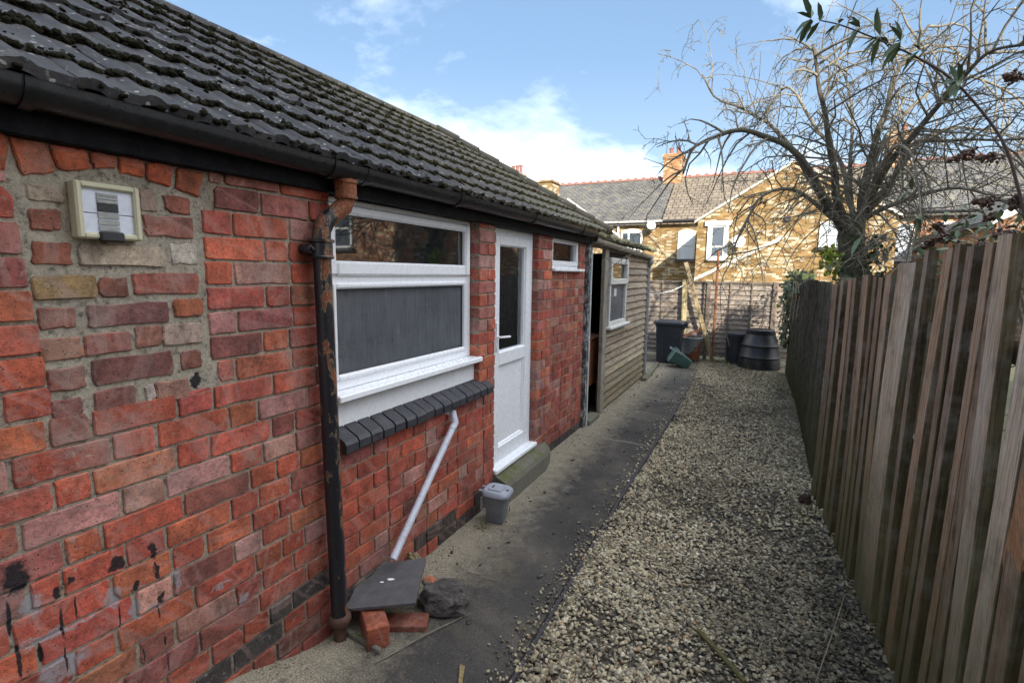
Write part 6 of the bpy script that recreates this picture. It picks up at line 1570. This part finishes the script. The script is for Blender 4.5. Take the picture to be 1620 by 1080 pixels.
# ivy over the corner of the fence and up the trunk
ivy = thing('ivy', (0.5, 10.4, 0), 'dark ivy and dead stems draped over the far end of the close-boarded fence', 'ivy')
it = []
for _ in range(950):
    y = 9.2 + abs(vr.gauss(0, .55)) if vr.random() < .8 else vr.uniform(8.5, 11.2); y = min(11.3, y + (.6 if vr.random() < .6 else 0)); z = vr.uniform(.55, 1.85) if y > 9.9 else vr.uniform(1.5, 1.85)
    x = fence_x(y) - .03 - abs(vr.gauss(0, .05)) + (vr.uniform(0, .25) if z > 1.68 else 0)
    it.append((Vector((x, y, z)), rv() + Vector((-.3, -.3, -1)), Vector((-1, -.4, .3)) + rv(.4), vr.uniform(.05, .085), vr.uniform(.045, .07)))
leaf_mesh(it, 'foliage', IVYLEAF, ivy)
m = MB()
for _ in range(16):
    y = vr.uniform(9.3, 10.9); p = Vector((fence_x(y) - .05, y, vr.uniform(1.5, 1.8))); pts = [p]
    for k in range(5): p = p + Vector((vr.gauss(-.01, .03), vr.gauss(0, .06), -vr.uniform(.08, .22))); pts.append(p)
    m.tube(pts, .006, 4)
for px, dx in ((1256, 0), (1259, 3), (1262, 5)):
    m.tube([ony(px, 445, 8.9), ony(px + dx - 2, 470, 8.75), ony(px + dx - 8, 505, 8.7)], .006, 5)
tag(m.build('stems', DRYLEAF, ivy), kind='stuff')
iv2 = thing('ivy', tuple(base), 'ivy clinging to the apple tree trunk just above the fence top', 'ivy')
it = []
for _ in range(700):
    z = vr.uniform(.2, 2.2); t = vr.uniform(0, 6.28); r = .14 + abs(vr.gauss(0, .06)) + .12 * mnoise.noise(Vector((z * 3, t, 0)))
    it.append((Vector((base.x + math.cos(t) * r, TY + math.sin(t) * r, z)), rv() + Vector((0, 0, -.8)), Vector((math.cos(t), math.sin(t), .3)), vr.uniform(.05, .09), vr.uniform(.045, .075)))
for _ in range(500):
    y = vr.uniform(4.6, 6.2); it.append((Vector((fence_x(y) + .1 + abs(vr.gauss(0, .12)), y, vr.uniform(.3, 1.75))), rv() + Vector((0, 0, -.8)), Vector((-1, -.3, .3)) + rv(.4), vr.uniform(.05, .085), vr.uniform(.045, .07)))
leaf_mesh(it, 'foliage', IVYLEAF, iv2)
it = []
for _ in range(160):
    p = ony(1313 + vr.gauss(0, 7), 410 + vr.gauss(0, 13), 6.1 + vr.uniform(-.1, .1)); it.append((p, rv(), rv(), .05, .04))
o = leaf_mesh(it, 'lichen_tuft', LIME); tag(o, 'bright yellow-green leafy tuft at the foot of the apple tree above the fence', 'shrub', kind='stuff')
# buddleia arching over the near fence
bud = thing('buddleia', (1.05, 2.75, 0), 'buddleia shrub arching over the slatted fence with long leaves and dead flower spikes', 'shrub')
BP = [(1640, 470), (1632, 400), (1621, 338), (1610, 295), (1594, 241), (1567, 194), (1509, 128), (1454, 93), (1415, 74), (1377, 58), (1330, 40), (1299, 33)]
deps = np.linspace(2.72, 3.0, len(BP))
P = curve([ony(*q, d) for q, d in zip(BP, deps)]); P = [Vector((1.05, 2.72, 0)), Vector((1.03, 2.72, .9))] + P
m = MB(); K = len(P); m.tube(P, [.0065 * (1 - .72 * i / (K - 1)) + .001 for i in range(K)], 6); m.build('stem', material('brown_stem', plain((.055, .032, .026), .8)), bud, smooth=True)
it = []
def whorl(p, ax, L, n, droop=.5):
    for k in range(n):
        a = 6.28 * k / n + vr.uniform(-.3, .3); s = ax.orthogonal().normalized(); o = s * math.cos(a) + ax.cross(s) * math.sin(a)
        it.append((p, o * .85 + ax * .45 + Vector((0, 0, -droop)), Vector((0, 0, 1)) + rv(.3), L * vr.uniform(.7, 1.1), L * vr.uniform(.20, .28)))
for px, py, dep, L, n in ((1283, 30, 3.0, .135, 7), (1297, 35, 3.0, .11, 4), (1327, 38, 2.98, .09, 6), (1361, 44, 2.96, .10, 7), (1393, 58, 2.93, .12, 7), (1425, 66, 2.9, .12, 8), (1455, 80, 2.88, .10, 5), (1516, 128, 2.82, .11, 7), (1525, 118, 2.82, .08, 4), (1450, 345, 2.9, .13, 3), (1365, 372, 3.3, .14, 3), (1443, 300, 3.0, .09, 3)):
    q = ony(px, py, dep); whorl(q, Vector((-.8, .1, .25)) + rv(.2), L, n, .35)
leaf_mesh(it, 'leaves', BUDLEAF, bud)
pan = MB(); PT = []
def panicle(a, b, n):
    for k in range(n):
        t = vr.random(); p = a.lerp(b, t) + rv(.012 * (1.2 - t)); PT.append((p, vr.uniform(.005, .011)))
stems2 = MB()
for (ax, ay), (bx2, by2), dep in (((1600, 420), (1470, 380), 3.4), ((1520, 400), (1452, 395), 3.6), ((1590, 400), (1560, 345), 3.2), ((1640, 380), (1540, 318), 3.3), ((1640, 420), (1575, 372), 3.0), ((1500, 420), (1478, 355), 3.9), ((1640, 300), (1545, 250), 3.3), ((1620, 260), (1500, 255), 3.5), ((1640, 190), (1590, 120), 3.2), ((1600, 440), (1545, 395), 2.9), ((1640, 350), (1600, 330), 2.9)):
    a, b = ony(ax, ay, dep), ony(bx2, by2, dep + vr.uniform(-.2, .3)); mid = (a + b) / 2 + Vector((0, 0, .08)); cv = curve([a - Vector((-.15, 0, .5)), a, mid, b]); stems2.tube(cv, [.007 * (1 - .7 * i / len(cv)) for i in range(len(cv))], 5)
    panicle(mid.lerp(b, .35), b, 90)
stems2.build('side_stems', TWIGWOOD, bud, smooth=True)
V, Fc, _ = blobs([tuple(p) for p, s in PT], [(s, s, s) for p, s in PT], np.random.RandomState(5), 0, .35); np_mesh('flower_spikes', V, Fc, PANICLE, bud)
it = []
for _ in range(190):
    p = ony(vr.uniform(1450, 1640), vr.gauss(395, 30), vr.uniform(2.9, 3.9)); 
    if p.x < fence_x(p.y) + .08: p.x = fence_x(p.y) + .1
    it.append((p, rv() + Vector((0, 0, -.2)), rv(.5) + Vector((0, 0, 1)), vr.uniform(.03, .075), vr.uniform(.015, .03)))
leaf_mesh(it, 'small_leaves', BUDLEAF, bud)
# bramble stems and sprigs behind the fences
br = thing('bramble', (.9, 5.6, 0), 'tangled bare bramble stems behind the fences beneath the apple tree', 'bramble')
m = MB()
for _ in range(120):
    y = vr.uniform(3.4, 10); x0 = fence_x(y) + .12 + abs(vr.gauss(.15, .25)); p = Vector((x0, y, vr.uniform(.6, 1.4))); d = Vector((vr.gauss(0, .4), vr.gauss(0, .5), 1)).normalized(); pts = [p]
    for k in range(6):
        d = (d + Vector((vr.gauss(0, .25), vr.gauss(0, .25), -.22))).normalized(); p = p + d * vr.uniform(.09, .18)
        p = Vector((max(p.x, fence_x(p.y) + .06), p.y, p.z)); pts.append(p)
    m.tube(pts, [.004 * (1 - .1 * k) for k in range(7)], 4, cap=False)
tag(m.build('stems', TWIGWOOD, br, smooth=True), kind='stuff')

# ------------------------------------------------------------------ litter
lr = np.random.RandomState(17)
def scatter_blobs(name, pts, sizes, mat, label, cat):
    V, Fc, _ = blobs(pts, sizes, lr, 0, .3); o = np_mesh(name, V, Fc, mat); tag(o, label, cat, kind='stuff'); return o
pts = []; sz = []
for _ in range(2600):
    y = 1.2 + 8.8 * lr.rand() ** 1.2; e = edge_x(y)
    u = lr.rand()
    x = -1.75 + abs(lr.normal()) * .10 if u < .45 else e - abs(lr.normal()) * .07 if u < .72 else lr.uniform(-1.74, e)
    if x > e or (3.28 < y < 4.45 and x < -1.58): continue
    k = lr.uniform(.0018, .0055) * (1.6 if lr.rand() < .08 else 1); pts.append((x, y, ground_h(x, y) + k * .4)); sz.append((k, k * .8, k * .6))
scatter_blobs('grit', pts, sz, material('path_grit', plain((.20, .175, .13), .9, .6, 40)), 'fine loose grit scattered over the concrete path', 'grit')
pts = []; sz = []
for _ in range(420):
    y = lr.uniform(1.8, 10.2); x = lr.uniform(-1.74, .5)
    if (3.28 < y < 4.45 and x < -1.58): continue
    k = lr.uniform(.004, .013); pts.append((x, y, (.0 if x < edge_x(y) else -.012) + k * .4)); sz.append((k * 1.3, k, k * .45))
scatter_blobs('leaf_litter', pts, sz, DARKLITTER, 'small dark crumbs of leaf litter over the path and gravel', 'litter')
it = []
for _ in range(5200):
    y = 10.95 - 4.6 * lr.rand() ** 1.7; x = lr.uniform(edge_x(min(y, 10.3)) - .02, fence_x(y) + .02)
    if lr.rand() < .35: x = fence_x(y) - abs(lr.normal()) * .12
    a = lr.uniform(0, 6.28); d = Vector((math.cos(a), math.sin(a), lr.uniform(-.05, .35)))
    it.append((Vector((x, y, gravel_h(x, y) + .022)), d, Vector((0, 0, 1)), lr.uniform(.04, .14), lr.uniform(.003, .009)))
o = leaf_mesh(it, 'dry_grass', DRYLEAF); tag(o, 'pale dry grass and stalks littering the gravel towards the far end', 'dry grass', kind='stuff')
it = []
for cx, cy, n, s in ((-.55, 10.9, 60, .2), (-.75, 11.0, 40, .2), (-.35, 10.95, 50, .25), (.35, 4.2, 25, .08), (.42, 4.5, 20, .06), (-1.60, 3.15, 10, .04), (.40, 8.9, 40, .25), (-1.62, 8.7, 20, .15), (-.85, 6.2, 14, .1), (-.05, 10.45, 45, .2), (-1.62, 2.85, 12, .03)):
    for _ in range(n):
        x = min(cx + lr.normal() * s, fence_x(cy) - .02); y = cy + lr.normal() * s; it.append((Vector((x, y, gravel_h(x, y) + .02 if x > edge_x(y) else .002)), Vector((lr.normal() * .5, lr.normal() * .5, 1)), rv(), lr.uniform(.04, .13) * (1 if s > .1 else .5), lr.uniform(.006, .016)))
o = leaf_mesh(it, 'weeds', WEED); tag(o, 'sparse green weeds growing through the gravel and along the walls', 'weeds', kind='stuff')
m = MB()
for _ in range(150):
    y = lr.uniform(1.9, 10.6); x = lr.uniform(-.85, .48); a = lr.uniform(0, 6.28); L = lr.uniform(.05, .22); p = Vector((x, y, gravel_h(x, y) + .026)); d = Vector((math.cos(a), math.sin(a), lr.uniform(-.05, .08))); m.tube([p, p + d * L * .5 + Vector((lr.normal() * .008, lr.normal() * .008, .004)), p + d * L], [.0022, .002, .001], 4, cap=False)
o = m.build('fallen_twigs', TWIGWOOD, smooth=True); tag(o, 'thin fallen twigs scattered over the gravel', 'twigs', kind='stuff')
